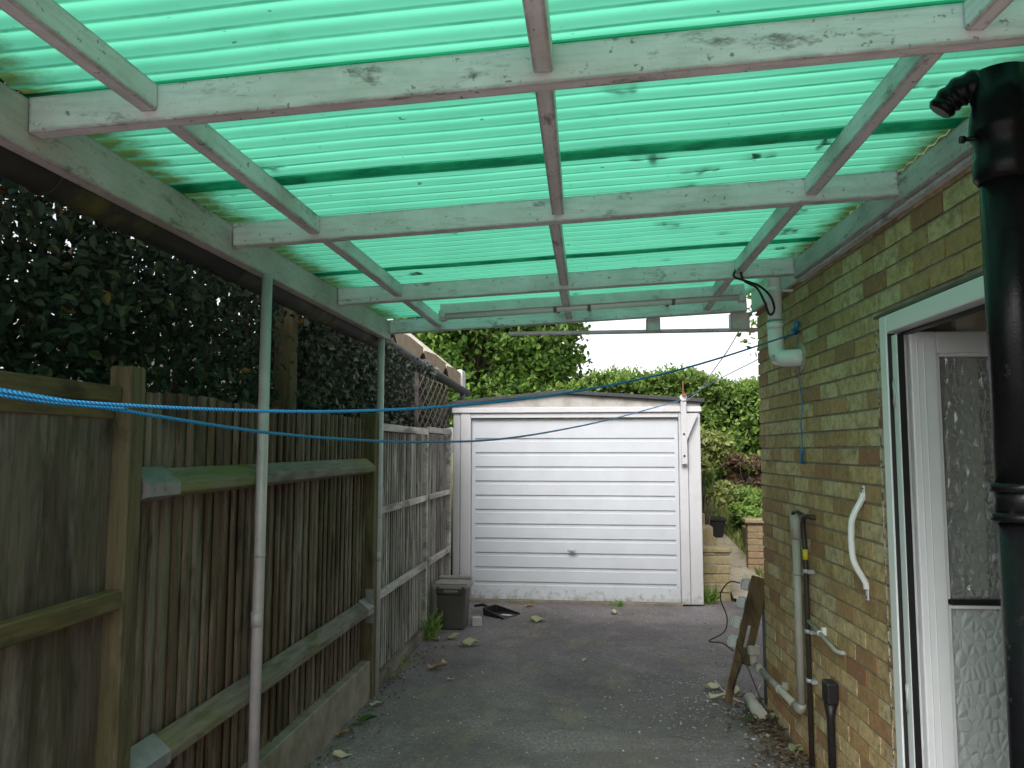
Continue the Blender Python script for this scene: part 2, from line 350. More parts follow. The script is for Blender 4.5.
tag(g.build('bounce_ground', m_plain('bounce_pale', (.60,.56,.56), .9, .15, 3, .2), loc=(0,-10,0)), kind='structure')  # added unseen pale surface that bounces light onto beams and fence
# driveway sheet, slightly uneven
g = MB()
xs = [-1.62 + i*.2 for i in range(16)] + [1.5, 2.2, 3.0]; ys = [-.5 + i*.25 for i in range(36)]
for y in ys:
    for x in xs: g.v.append((x, y, .004*math.sin(x*2.7+1)*math.sin(y*1.3) + .004))
for j in range(len(ys)-1):
    for i in range(len(xs)-1):
        a = j*len(xs)+i; g.quadface((a, a+1, a+1+len(xs), a+len(xs)), 0, True)
tag(g.build('driveway', ASPH, loc=(0,0,0)), kind='structure')
g = MB(); prev = None
for k in range(30):
    y = 8.26 + k*.2; xl = 1.36 + .1*math.sin(k*.2) - max(0, k-8)*.035; xr = xl + .34 + (.12 if k < 5 else 0)
    n = len(g.v); g.v += [(xl, y, tz(y)+.045), (xr, y, tz(y)+.045)]
    if k: g.quadface((n-2, n-1, n+1, n), 0, True)
tag(g.build('path', PATHM, loc=(1.4,8.2,0)), kind='structure')

# ------------------------------------------------------------ house (right)
HD = Vector((.05,-1,0)).normalized(); HN = Vector((-1,-.05,0)).normalized(); HO = Vector((.9965,4.93,0))
def HW(u, z, out=0.): return HO + HD*u + HN*out + Vector((0,0,z))
ROTH = Matrix(((HD.x, -HN.x, 0, 0), (HD.y, -HN.y, 0, 0), (0,0,1,0), (0,0,0,1)))   # local x along wall, local y into wall
def hbox(mb, u0, u1, z0, z1, o0, o1, mi=0):     # o = outward distance
    mb.hexa([HW(u0,z0,o1), HW(u1,z0,o1), HW(u1,z0,o0), HW(u0,z0,o0), HW(u0,z1,o1), HW(u1,z1,o1), HW(u1,z1,o0), HW(u0,z1,o0)], mi)
house = thing('brick_house', HW(3, 0), 'buff and brown brick house wall along the right side of the drive', 'house')
DU0, DU1, DZ = 1.855, 2.80, 2.067
WTOP = 2.93
b = MB()
rnd = random.Random(3)
c = 0; z = 0.0
while z < WTOP-.05:
    off = 0 if c % 2 == 0 else -.1125
    u = off
    while u < 7.6:
        a0, a1 = max(u, 0.), u + .215
        segs = [(a0, a1)]
        if z + .03 < DZ:
            ns = []
            for s0, s1 in segs:
                if s1 <= DU0 or s0 >= DU1: ns.append((s0, s1))
                else:
                    if s0 < DU0 - .03: ns.append((s0, DU0))
                    if s1 > DU1 + .03: ns.append((DU1, s1))
            segs = ns
        for s0, s1 in segs:
            if s1 - s0 < .03: continue
            j = rnd.uniform(-.0012, .0012); zj = rnd.uniform(-.0015, .0015)
            hbox(b, s0 + rnd.uniform(0,.003), s1, z+zj+.001, min(z+.0655+zj, DZ-.012 if (z < DZ-.03 < z+.08 and s1 > DU0 and s0 < DU1) else 99), -.10, .0+j)
        u += .225
    # the end wall round the corner
    v = .0 if c % 2 else .1125
    k = 0
    while v < 4:
        p0 = HW(0, 0, -.104-v); p1 = HW(0, 0, -.104-v-.215); q = HD*-.0
        b.hexa([p1+Vector((0,-.1,z)), p1+Vector((0,0,z)), p0+Vector((0,0,z)), p0+Vector((0,-.1,z)), p1+Vector((0,-.1,z+.0655)), p1+Vector((0,0,z+.0655)), p0+Vector((0,0,z+.0655)), p0+Vector((0,-.1,z+.0655))])
        v += .225
    c += 1; z += .075
hbox(b, .010, DU0-.004, 0, WTOP, -.26, -.006, 1); hbox(b, DU1+.004, 7.6, 0, WTOP, -.26, -.006, 1); hbox(b, DU0-.004, DU1+.004, DZ, WTOP, -.26, -.006, 1)
hbox(b, .010, .2, 0, WTOP, -4.0, -.261, 1)
b.build('brick_wall', [BRICK, MORTAR], house)
m = MB(); hbox(m, -.25, 7.8, WTOP, WTOP+.14, -4.2, .12); m.build('roof', FELT, house)
m = MB(); hbox(m, -.02, .92, 2.425, 2.64, .002, .028); m.build('fascia_board', CREAM, house, bevel=.003)
m = MB(); hbox(m, DU0-.05, DU1+.1, DZ+.002, DZ+.012, -.05, .012); m.build('lintel', m_plain('steel_lintel', (.12,.10,.08), .8, .4, 14, .3), house)
# sealant bead and jamb
m = MB(); pts = []; z = .02
while z < DZ-.02: pts.append(HW(DU0-.052+U(-.003,.003), z, .001)); z += .03
m.tube(pts, [U(.003,.006) for _ in pts], 6); m.build('sealant_strip', SEAL, house)
# door frame
fr = MB()
hbox(fr, DU0, DU0+.056, 0, DZ, -.075, .012)
hbox(fr, DU1-.062, DU1, 0, DZ, -.075, .012)
hbox(fr, DU0+.062, DU1-.062, DZ-.066, DZ, -.075, .012)
hbox(fr, DU0+.062, DU1-.062, 0.002, .05, -.075, .012)
frame = fr.build('door_frame', WHITE, house, bevel=.004, seg=2)
m = MB(); hbox(m, DU0+.0565, DU0+.062, .05, DZ-.07, -.02, .006); hbox(m, DU0+.0625, DU1-.0625, DZ-.076, DZ-.067, -.07, -.04); m.build('rubber_seal', BLACK, frame)
# open leaf: hinged at the far jamb, swung into the room
lf0 = HW(DU0+.089, 0, -.062); ang = R(3)
LD = Vector((math.cos(ang), math.sin(ang), 0)); LNn = Vector((math.sin(ang), -math.cos(ang), 0))
def LW(a, z, o=0.): return lf0 + LD*a + LNn*o + Vector((0,0,z))
def lbox(mb, a0, a1, z0, z1, o0, o1, mi=0):
    mb.hexa([LW(a0,z0,o1), LW(a1,z0,o1), LW(a1,z0,o0), LW(a0,z0,o0), LW(a0,z1,o1), LW(a1,z1,o1), LW(a1,z1,o0), LW(a0,z1,o0)], mi)
LWID, LTOP = .80, 2.0
GZ = [(.16,.985), (1.075,1.918)]
m = MB()
lbox(m, 0, .096, .06, LTOP, -.06, 0); lbox(m, LWID-.096, LWID, .06, LTOP, -.06, 0)
lbox(m, .096, LWID-.096, 1.918, LTOP, -.06, 0); lbox(m, .096, LWID-.096, .06, .16, -.06, 0)
door = m.build('door', WHITE, house, bevel=.005, seg=2)
m = MB()
for z0, z1 in ((.16,.999),(1.021,1.918)):
    lbox(m, .096, .108, z0, z1, -.055, -.008); lbox(m, LWID-.108, LWID-.096, z0, z1, -.055, -.008); lbox(m, .108, LWID-.108, z1-.012, z1, -.055, -.008)
lbox(m, .022, .026, .08, LTOP-.02, 0, .004); lbox(m, .046, .050, .08, LTOP-.02, 0, .004)
m.build('glazing_bead', WHITE, door, bevel=.003)
m = MB(); lbox(m, .108, LWID-.108, 1.0, 1.02, -.058, -.004); m.build('middle_strip', BLACK, door, bevel=.004)  # thin dark strip between the two panes
for z0, z1 in ((.17,1.0),(1.02,1.905)):
    m = MB(); n = 1; lbox(m, .108, LWID-.108, z0, z1, -.034, -.028); gp = m.build('glass_pane', GLASS if z0 > 1 else GLASS_REFL, door)
    if z0 < 1: gp['label'] = 'lower pane of patterned glass, made paler for its outdoor reflection'
for z0 in (1.72, .62):
    m = MB(); m.tube([HW(DU0+.078, z0, -.003)+Vector((0,0,k*.1)) for k in (0,1)], .005, 10); hbox(m, DU0+.066, DU0+.077, z0+.01, z0+.03, -.006, -.001); hbox(m, DU0+.066, DU0+.077, z0+.07, z0+.09, -.006, -.001)
    m.build('hinge', BOXG, frame)
m = MB(); hbox(m, DU0+.0625, DU0+.108, .05, DZ-.078, -.03, -.006); m.build('frame_return', WHITE, frame, bevel=.002)
m = MB(); hbox(m, DU0+.1085, DU0+.1125, .05, DZ-.078, -.03, -.008); m.build('rubber_seal', BLACK, frame)
m = MB()
hbox(m, DU0+.0, DU0+.03, 0, 2.3, -.33, -.262); hbox(m, .3, DU0, 0, 2.35, -.29, -.262)
hbox(m, .3, .7, 0, 2.4, -3.2, -3.12); hbox(m, 3.2, 6.5, 0, 2.4, -3.2, -3.12); hbox(m, .7, 3.2, 0, .95, -3.2, -3.12); hbox(m, .7, 3.2, 2.15, 2.4, -3.2, -3.12); hbox(m, 1.9, 1.98, .95, 2.15, -3.18, -3.13); hbox(m, .3, .38, 0, 2.4, -3.12, -.292); hbox(m, 6.4, 6.5, 0, 2.4, -3.12, -.3)  # unseen far wall left open as a window, added to let sky light in
hbox(m, DU1, 6.4, 0, 2.4, -.29, -.262); hbox(m, DU0+.03, DU1, 2.12, 2.4, -.29, -.262)
m.build('interior_wall', ROOMW, house)
m = MB(); hbox(m, .38, 6.4, 2.36, 2.4, -3.12, -.292); m.build('ceiling', ROOMW, house)
m = MB(); hbox(m, .38, 6.4, .01, .05, -3.12, -.262); m.build('interior_floor', ROOMD, house)
m = MB(); hbox(m, .40, .95, .05, 2.1, -1.05, -.6); m.build('cupboard', ROOMD, house, bevel=.01)

# ------------------------------------------------------------ carport
def zb(x): return 2.342 + .045*(x+1.4)      # underside of cross beams
BZ = .092
BY = [.98, 1.70, 2.775, 3.985, 5.02]
cp = thing('carport', (-.2, 2.2, 0), 'lean-to carport of grey painted timber beams under translucent green corrugated plastic', 'carport')
for i, y in enumerate(BY):
    m = MB(); xr = 1.243-.05*y-.046; xl = -1.398
    if i == 4: xr = .955
    n = 14
    a = Vector((xl, y+.0225, zb(xl)+BZ/2)); e = Vector((xr, y+.0225, zb(xr)+BZ/2))
    m.bar(a, e, .045, BZ, up=(0,0,1))
    m.build('cross_beam', PT_X, cp, bevel=.004, seg=2)
# rafters in bays between the cross beams
def zroof(x): return zb(x)+BZ
for xs_ in ([-1.085,-1.072,-1.065,-1.06], [-.115,-.122,-.16,-.185], [.86,.775,.745,.70]):
    for i in range(4):
        x = xs_[i]; x2 = x + (xs_[min(i+1,3)]-x)*.5; y0, y1 = BY[i]+.0455, BY[i+1]-.0005; h = .068
        m = MB(); m.bar((x, y0, zroof(x)-h/2-.001), (x2, y1, zroof(x2)-h/2-.001), .044, h); m.build('rafter', PT_Y, cp, bevel=.004)
# eaves beam on the left
m = MB(); m.box(-1.447, -1.40, .93, 5.07, 2.300, 2.432); m.build('eaves_beam', PT_EAVE, cp, bevel=.005, seg=2)
# wall plate
m = MB(); hbox(m, .925, 4.0, 2.430, 2.530, .001, .046); m.build('wall_plate', PT_EAVE, cp, bevel=.004)
m = MB(); hbox(m, .925, 4.0, 2.412, 2.4295, .0005, .030); m.build('wall_plate', PT_Y, cp, bevel=.003)
# poles
for (x, y) in ((-1.395, 3.09), (-1.43, 4.95)):
    m = MB(); m.tube([(x-.004, y, 0), (x, y, 1.1), (x, y, 2.302)], .0225, 16); m.tube([(x-.003,y,.84),(x-.003,y,.90)], .0245, 16); m.tube([(x,y,1.12),(x,y,1.135)], .0235, 16)
    m.build('pole', POLE, cp)
# corrugated sheets
laps = [.43 + .65*k for k in range(0, 7)]
lap0 = laps[0]; LAPL = list(enumerate(laps))
for k, y0 in LAPL:
    m = MB(); pitch = .0765; nper = 14
    L = .65 + .115; ncol = int(L/pitch*nper)
    xl = -1.44 - U(0,.02); zo = .020 + (.007 if k % 2 else 0)
    ncr = 10
    if k == 0: y0 = .93; L = .265; ncol = int(L/pitch*nper)
    if k == 6: L = .765; ncol = int(L/pitch*nper)
    for j in range(ncol+1):
        y = y0 + L*j/ncol
        z = .0042*math.cos(2*math.pi*(y-laps[0])/pitch)
        xr = 1.243-.05*y - .001
        if k == 6 and y > 4.93: xr = .98
        for i in range(ncr+1):
            x = xl + (xr-xl)*i/ncr
            m.v.append((x, y, zroof(x)+zo+z+.0015*math.sin(i*2.1+k)))
    for j in range(ncol):
        for i in range(ncr):
            a = j*(ncr+1)+i; m.quadface((a, a+1, a+ncr+2, a+ncr+1), 0, True)
    m.build('roof_sheet', SHEET, cp)
# leaves and moss that have landed on the sheets
m = MB(); rd = random.Random(17)
for k in range(46):
    x = rd.uniform(.15,1.0) if k < 34 else rd.uniform(-1.3,.2); y = rd.uniform(1.75,4.7)
    ph = round((y-.43)/.0765-.5)+.5; y = .43+ph*.0765
    L = rd.uniform(.02,.07); zz = zroof(x)+.020+.004
    for q in range(rd.randint(3,9)):
        m.leaf(Vector((x+rd.uniform(-L,L), y+rd.uniform(-.008,.008), zz+rd.uniform(0,.01)+.004)), Vector((rd.uniform(-1,1),rd.uniform(-.5,.5),.05)), Vector((rd.uniform(-.2,.2),rd.uniform(-.2,.2),1)), rd.uniform(.03,.06), rd.uniform(.02,.035))
tag(m.build('roof_debris', L_BRN), 'dark leaves and moss scraps lying on top of the green roof sheets', 'leaf debris', kind='stuff')
# gutter along the eaves
def gutter(mb, pts, r, thick=.003):
    prof = [(math.cos(R(180+180*i/10))*r, math.sin(R(180+180*i/10))*r) for i in range(11)] + [(math.cos(R(-180*i/10))*(r-thick), math.sin(R(-180*i/10))*(r-thick)) for i in range(11)]
    n = len(prof); base = len(mb.v)
    for p in pts:
        for a, bq in prof: mb.v.append((p[0]+a, p[1], p[2]+bq))
    for i in range(len(pts)-1):
        for j in range(n): mb.quadface((base+i*n+j, base+(i+1)*n+j, base+(i+1)*n+(j+1)%n, base+i*n+(j+1)%n), 0, True)
    mb.quadface([base+j for j in range(n)]); mb.quadface([base+(len(pts)-1)*n+j for j in reversed(range(n))])
m = MB(); gutter(m, [(-1.508, .85, 2.322), (-1.508, 2, 2.318), (-1.508, 5.1, 2.312)], .058)
m.build('gutter', GUTTER, cp)
for y in (1.0, 1.9, 3.0, 4.1, 5.0):
    m = MB(); m.tube([(-1.508+.061*math.cos(R(a)), y, 2.320+.061*math.sin(R(a))) for a in range(180, 361, 20)], .005, 6); m.box(-1.453, -1.4475, y-.01, y+.01, 2.31, 2.40); m.build('gutter_bracket', GUTTER, cp)
# rail and blocks beyond the last beam
m = MB(); m.box(-.6, 1.12, 5.16, 5.19, 2.338, 2.362); m.build('rail', PT_X, cp, bevel=.002)
for a_ in ((.32, .41, 5.068, 5.158, 2.335, 2.425), (.86, .98, 5.068, 5.158, 2.335, 2.45)):
    m = MB(); m.box(*a_); m.build('block', PT_X, cp, bevel=.004)

# lamp fitting under the roof
lx0, lx1, ly = -.955, .86, 4.62
def lz(x): return zb(x)+.012
lamp = thing('tube_light_fitting', (0, ly, lz(0)+.09), 'long grey fluorescent tube fitting under the green roof near the far beam', 'light fitting')
m = MB(); m.bar((lx0, ly, lz(lx0)+.045), (lx1, ly, lz(lx1)+.045), .095, .062); m.bar((lx0, ly-.045, lz(lx0)+.018), (lx0+.03, ly-.045, lz(lx0)+.018), .02, .05)
m.build('housing', LAMPM, lamp, bevel=.003)
m = MB(); m.tube([(lx0+.03, ly-.01, lz(lx0)+.006), (lx1-.03, ly-.01, lz(lx1)+.006)], .021, 14); m.build('tube', TUBEM, lamp)
for x in (lx0+.01, lx1-.01):
    m = MB(); m.obox((x, ly-.005, lz(x)+.008), .04, .075, .06); m.build('end_cap', LAMPM, lamp, bevel=.004)
for x in (lx0+.7, -.05, .45):
    m = MB(); m.bar((x, ly-.03, lz(x)+.055), (x, ly+.40, lz(x)+.055), .022, .006); m.tube([(x-.01, ly-.01, lz(x)+.006),(x+.01, ly-.01, lz(x)+.006)], .024, 12); m.build('clip', GALV, lamp)

# ------------------------------------------------------------ garage
GY = 8.0; gx0, gx1 = -1.52, 1.03
def grime(mat):   # dried splashes and algae on the lowest boards and ribs
    nt = mat.node_tree; b = nt.nodes['Principled BSDF']; lk = b.inputs['Base Color'].links[0].from_socket
    N = lambda t: nt.nodes.new(t)
    g = N('ShaderNodeNewGeometry'); sx = N('ShaderNodeSeparateXYZ'); nt.links.new(g.outputs['Position'], sx.inputs[0])
    no = N('ShaderNodeTexNoise'); no.inputs['Scale'].default_value = 14; no.inputs['Detail'].default_value = 9; no.inputs['Roughness'].default_value = .8; nt.links.new(g.outputs['Position'], no.inputs['Vector'])
    m1 = N('ShaderNodeMapRange'); m1.inputs[1].default_value = .0; m1.inputs[2].default_value = .35; m1.inputs[3].default_value = .36; m1.inputs[4].default_value = 0; nt.links.new(sx.outputs[2], m1.inputs[0])
    ad = N('ShaderNodeMath'); ad.operation = 'ADD'; nt.links.new(m1.outputs[0], ad.inputs[0]); nt.links.new(no.outputs['Fac'], ad.inputs[1])
    r = N('ShaderNodeValToRGB'); r.color_ramp.elements[0].position = .74; r.color_ramp.elements[1].position = 1.0; nt.links.new(ad.outputs[0], r.inputs[0])
    mx = N('ShaderNodeMix'); mx.data_type = 'RGBA'; nt.links.new(r.outputs[0], mx.inputs[0]); nt.links.new(lk, mx.inputs[6]); mx.inputs[7].default_value = (.20,.20,.13,1)
    nt.links.new(mx.outputs[2], b.inputs['Base Color'])
grime(WPAINT); grime(GTIM)
ga = thing('garage', (-.25, GY, 0), 'white single garage with ribbed up and over door at the end of the drive', 'garage')
def rz(x):  # roof line
    return 2.03 + (x-gx0-(-.04))*(.115/1.14) if x < -.38 else 2.145 - (x+.38)*(.10/1.43)
for a_ in ((gx0, gx0+.075, GY, GY+.10), (gx0+.08, -1.332, GY-.012, GY+.09), (.812, .90, GY-.012, GY+.09), (.905, gx1-.002, GY, GY+.10)):
    m = MB(); m.box(*a_, .02, 1.945); m.build('post', GTIM, ga, bevel=.005)
m = MB(); m.box(-1.331, .811, GY-.004, GY+.08, 1.893, 1.945); m.build('door_frame', GTIM, ga, bevel=.004)
m = MB(); m.box(gx0-.01, gx1+.01, GY-.03, GY+.07, 1.947, 2.002); m.build('fascia_board', GTIM, ga, bevel=.006, seg=2)
def gab(x0, x1, yy0, yy1, zlow, off):
    P = []
    xs = [x0, -.38, x1]
    for y in (yy0, yy1):
        for x in xs: P.append((x, y, zlow(x)))
        for x in xs: P.append((x, y, rz(x)+off))
    return P
m = MB(); n = len(m.v); m.v += gab(gx0, gx1, GY-.008, GY+.06, lambda x: 2.003, -.005)
for t in ((0,1,4,3),(1,2,5,4),(7,6,9,10),(8,7,10,11),(3,4,10,9),(4,5,11,10),(0,3,9,6),(2,8,11,5),(1,0,6,7),(2,1,7,8)): m.quadface(t)
m.build('gable', GGREY, ga)
m = MB(); m.v += gab(gx0-.05, gx1+.04, GY-.06, GY+4.9, lambda x: rz(x)-.002, .036)
for t in ((0,1,4,3),(1,2,5,4),(7,6,9,10),(8,7,10,11),(3,4,10,9),(4,5,11,10),(0,3,9,6),(2,8,11,5),(1,0,6,7),(2,1,7,8)): m.quadface(t)
m.build('roof', FELT, ga, bevel=.004)
m = MB(); m.box(gx0+.01, gx0+.07, GY+.105, GY+4.8, 0, 2.02); m.box(gx1-.07, gx1-.01, GY+.105, GY+4.8, 0, 2.02); m.box(gx0+.07, gx1-.07, GY+4.74, GY+4.8, 0, 2.02); m.build('wall', GGREY, ga)
# ribbed door
m = MB(); prof = [(.03, .0), (.165, .0)]
ridges = [1.66-.1475*k for k in range(11)][::-1]
for zc in ridges: prof += [(zc-.014, 0), (zc-.010, .016), (zc+.014, .016), (zc+.026, .0)]
prof += [(1.885, 0)]
prof = sorted(set(prof)); x0, x1 = -1.29, .77; yb = GY+.045
for x in (x0, x1):
    for z, d in prof: m.v.append((x, yb+d, z))
n = len(prof)
for i in range(n-1): m.quadface((i, n+i, n+i+1, i+1))
m.box(-1.328, x0, yb-.001, yb+.03, .03, 1.888); m.box(x1, .808, yb-.001, yb+.03, .03, 1.888); m.box(x0, x1, yb+.02, yb+.03, .03, 1.888)
m.box(-1.328, .808, yb-.006, yb-.0015, .03, .075)
gd = m.build('garage_door', WPAINT, ga)
m = MB(); m.tube([(-.285, yb-.04, .535), (-.285, yb, .535)], .018, 12); m.obox((-.285, yb-.043, .537), .085, .018, .022); m.build('handle', BOXG, gd, bevel=.004)
m = MB(); m.box(-1.34, .82, GY-.02, GY+.1, .0, .026); m.build('threshold', CONC, ga)

# pulley bracket on the garage post
pb = thing('pulley_bracket', (.855, GY-.03, 1.4), 'white timber bracket with rusty pulley on the right garage post, holding the blue line', 'bracket')
m = MB(); m.box(.83, .885, GY-.075, GY-.034, 1.42, 2.06); m.hexa([(.8855,GY-.07,1.66),(.8865,GY-.07,1.66),(.8865,GY-.04,1.66),(.8855,GY-.04,1.66),(.8855,GY-.07,1.93),(1.0,GY-.07,1.93),(1.0,GY-.04,1.93),(.8855,GY-.04,1.93)])
m.build('arm', GTIM, pb, bevel=.004)
m = MB(); m.tube([(.855, GY-.09, 2.09), (.855, GY-.04, 2.09)], .035, 16); m.build('pulley', WPAINT, pb)
m = MB(); m.tube([(.862, GY-.10, 2.115), (.862, GY-.03, 2.115)], .022, 12); m.build('rusty_cap', RUST, pb)
m = MB(); m.tube([(.855, GY-.06, 2.06), (.858, GY-.06, 2.26)], .006, 6); m.build('pin', RUST, pb)
for z in (1.5, 1.72):
    m = MB(); m.tube([(.857, GY-.079, z), (.857, GY-.0755, z)], .011, 10); m.build('screw', BLACK, pb)

# ------------------------------------------------------------ fences on the left
FX = -1.49
f1 = thing('capped_board_fence', (FX, 1.0, 0), 'nearest left fence of wide grey boards under a mossy capping board', 'fence')
m = MB(); y = .3; rr = random.Random(5)
while y < 2.2:
    w = rr.uniform(.095,.115); d = rr.uniform(-.003,.003)
    m.hexa([(FX-.008,y,.18),(FX-.008,y+w,.18),(FX-.022,y+w,.18),(FX-.022,y,.18),(FX+d,y,1.70),(FX+.006+d,y+w,1.70),(FX-.012,y+w,1.70),(FX-.018,y,1.70)])
    y += w-.004
m.build('boards', FENCE_A, f1)
m = MB(); m.box(FX-.03, FX+.035, 0.3, 2.216, 1.705, 1.755); m.build('capping_rail', MOSSY, f1, bevel=.004)
m = MB(); m.box(FX-.02, FX+.012, 0.3, 2.215, 1.655, 1.704); m.build('capping_rail', MOSSY, f1, bevel=.004)
m = MB(); m.bar((FX+.035,.3,1.105),(FX+.035,2.216,1.112),.05,.058); m.build('rail', MOSSY, f1, bevel=.005)
m = MB(); m.box(FX-.015, FX+.060, 2.22, 2.30, 0, 1.82); m.build('post', POSTW, f1, bevel=.006)
m = MB(); m.box(FX-.03, FX+.03, 0.3, 2.216, 0, .18); m.build('gravel_board', CONC, f1, bevel=.004)

f2 = thing('feather_edge_fence', (FX, 3.6, 0), 'brown feather edge fence with two long rails and a concrete gravel board, beside the poles', 'fence')
m = MB(); y = 2.305
while y < 4.86:
    w = rr.uniform(.095,.11); d = rr.uniform(-.004,.004); tp = 1.755+rr.uniform(-.006,.008)
    m.hexa([(FX-.004+d,y,.245),(FX+.004+d,y+.003,.245),(FX-.014,y+w,.245),(FX-.022,y+w,.245),(FX+.0+d,y,tp),(FX+.014+d,y+.003,tp),(FX-.010,y+w,tp),(FX-.022,y+w,tp)])
    y += w-.030
m.build('boards', FENCE_B, f2)
for zc in (1.445, .565):
    m = MB(); m.v = []
    P = [(FX+.012,-.05),(FX+.075,-.03),(FX+.075,.005),(FX+.012,.055)]
    for yy in (2.315, 4.81):
        zz = zc + (.01 if yy > 3 else 0)
        for x, dz in P: m.v.append((x, yy, zz+dz))
    for t in ((0,1,5,4),(1,2,6,5),(2,3,7,6),(3,0,4,7),(3,2,1,0),(4,5,6,7)): m.quadface(t)
    rl = m.build('rail', RAIL, f2, bevel=.004)
    if zc > 1: rl['label'] = 'upper rail with a yellow-green mossy stretch'
for yy, zc in ((2.305,1.445),(2.305,.565),(4.70,.575)):
    m = MB(); P = [(FX+.013,-.054),(FX+.078,-.033),(FX+.078,.008),(FX+.013,.060)]
    for q in (yy, yy+(.19 if yy < 3 else .12)):
        for x, dz in P: m.v.append((x, q, zc+dz))
    for t in ((0,1,5,4),(1,2,6,5),(2,3,7,6),(3,0,4,7),(3,2,1,0),(4,5,6,7)): m.quadface(t)
    if yy > 3: m.box(FX+.02, FX+.07, 4.821, 4.828, zc-.10, zc+.11)
    for dy in (.04,.10): m.tube([(FX+.078, yy+dy, zc-.01),(FX+.081, yy+dy, zc-.01)], .005, 8)
    m.build('rail_bracket', GALV, f2)
m = MB(); m.box(FX-.01, FX+.052, 2.305, 4.84, 0, .243); m.build('gravel_board', CONC, f2, bevel=.006)
m = MB(); m.box(FX-.05, FX+.06, 4.845, 4.95, 0, 1.80); m.build('post', POSTW, f2, bevel=.006)

def slat_fence(name, label, y0, y1, ztop):
    f = thing(name, (FX, (y0+y1)/2, 0), label, 'fence', 'silvered slatted fence panels')
    m = MB(); y = y0+.045; rr2 = random.Random(int(y0*10))
    while y < y1-.05:
        m.bar((FX+rr2.uniform(-.004,.004), y, .085), (FX+rr2.uniform(-.004,.004), y+rr2.uniform(-.006,.006), ztop-.06), .012, .024, up=(0,1,0)); y += .056
    m.build('slats', FENCE_GREY, f)
    for a, h, dx in ((ztop-.03,.05,.028), (1.155,.045,.03), (.60,.05,.03)):
        m = MB(); m.bar((FX+dx, y0, a),(FX+dx, y1, a), .032, h); m.build('rail', RAIL_GREY, f, bevel=.003)
    m = MB(); m.bar((FX+.02, y0, .04),(FX+.02, y1, .04), .06, .08); m.build('base_board', RAIL, f, bevel=.003)
    m = MB(); m.box(FX-.03, FX+.035, y1+.002, y1+.05, 0, ztop+.01); m.build('post', RAIL_GREY, f, bevel=.003)
    m = MB(); m.box(FX-.055, FX-.04, y0, y1, .02, ztop-.12); bk = m.build('backing_boards', FENCE_B, f)
    return f
slat_fence('slatted_fence', 'silver grey slatted fence panel between the far pole and the next post', 4.97, 6.48, 1.745)
slat_fence('slatted_fence', 'short silver grey slatted fence panel behind the bin, next to the garage', 6.55, 7.52, 1.765)

# expanding trellis
tr = thing('diamond_trellis', (FX-.08, 7.1, 1.76), 'thin diamond trellis standing above the fence beside the garage corner', 'trellis')
m = MB(); y0, y1, z0, z1 = 6.50, 7.93, 1.70, 2.22
s = .21
k = -9
while y0 + k*s < y1:
    for sg in (1, -1):
        a = y0 + k*s if sg > 0 else y0 + k*s + (z1-z0)/.58
        b1 = a + sg*(z1-z0)/.58
        pa, pb_ = (a, z0), (b1, z1)
        # clip
        def clip(p, q):
            (ya, za), (yb_, zb_) = p, q
            if ya > yb_: ya, za, yb_, zb_ = yb_, zb_, ya, za
            if yb_ <= y0 or ya >= y1: return None
            if ya < y0: t = (y0-ya)/(yb_-ya); ya, za = y0, za+(zb_-za)*t
            if yb_ > y1: t = (y1-ya)/(yb_-ya); yb_, zb_ = y1, za+(zb_-za)*t
            return (ya, za), (yb_, zb_)
        c_ = clip(pa, pb_)
        if c_ and abs(c_[0][0]-c_[1][0]) > .02:
            x = FX-.07 + sg*.004
            m.bar((x, c_[0][0], c_[0][1]), (x, c_[1][0], c_[1][1]), .016, .006, up=(1,0,0))
    k += 1
m.build('lattice', RAIL, tr)
m = MB(); m.box(FX-.075, FX-.045, 6.45, 6.48, 1.60, 2.22); m.build('upright', RAIL, tr, bevel=.002)

# wooden post in the hedge
m = MB(); m.box(-1.78, -1.68, 4.05, 4.15, 0, 2.42); m.box(-1.79, -1.67, 4.0, 4.2, 2.42, 2.46)
tag(m.build('wooden_post', POSTW, bevel=.006), 'dark brown wooden post standing in the hedge behind the brown fence', 'post')

# ------------------------------------------------------------ neighbour outbuilding with pale tiles
nb = thing('tiled_outbuilding', (-2.6, 7.5, 0), 'neighbouring outbuilding with big pale roof tiles and grey gutter above the fence', 'outbuilding')
m = MB(); m.box(-4.4, -2.05, 5.55, 10.3, 0, 2.42); m.build('wall', m_plain('dark_render', (.10,.09,.075), .9, .3, 5, .3), nb)
m = MB()
m.hexa([(-3.5,5.4,3.66),(-1.98,5.4,2.45),(-1.98,10.4,2.38),(-3.5,10.4,3.6),(-3.5,5.4,3.70),(-1.98,5.4,2.49),(-1.98,10.4,2.42),(-3.5,10.4,3.64)])
m.build('roof', TILEU, nb)
m = MB()
def bigtile(y0, y1, zt):
    # a wide trough shaped slab running up the slope; its open end shows at the eaves
    prof = [(0,.02),(.12,-.075),(.5,-.10),(.85,-.08),(1,.015),(1,.045),(.8,.055),(.5,.075),(.2,.06),(0,.05)]
    n = len(prof); b0 = len(m.v)
    for (x, dz, sh) in ((-1.80, 0, 0), (-1.83, .02, 0), (-3.4, 1.30, 0)):
        for a, h in prof: m.v.append((x, y0+(y1-y0)*a, zt+dz+h*(1 if x > -2 else .8)))
    for i in range(2):
        for j in range(n):
            j2 = (j+1) % n; top = j >= 4 and j < 9
            m.quadface((b0+i*n+j, b0+i*n+j2, b0+(i+1)*n+j2, b0+(i+1)*n+j), 0 if top else 1, False)
    m.quadface([b0+j for j in range(n)], 1); 
for k in range(4): bigtile(5.45+1.2*k, 6.57+1.2*k, 2.60-.03*k)
m.build('roof_tiles', [TILE, TILEU], nb, bevel=.008, seg=2)
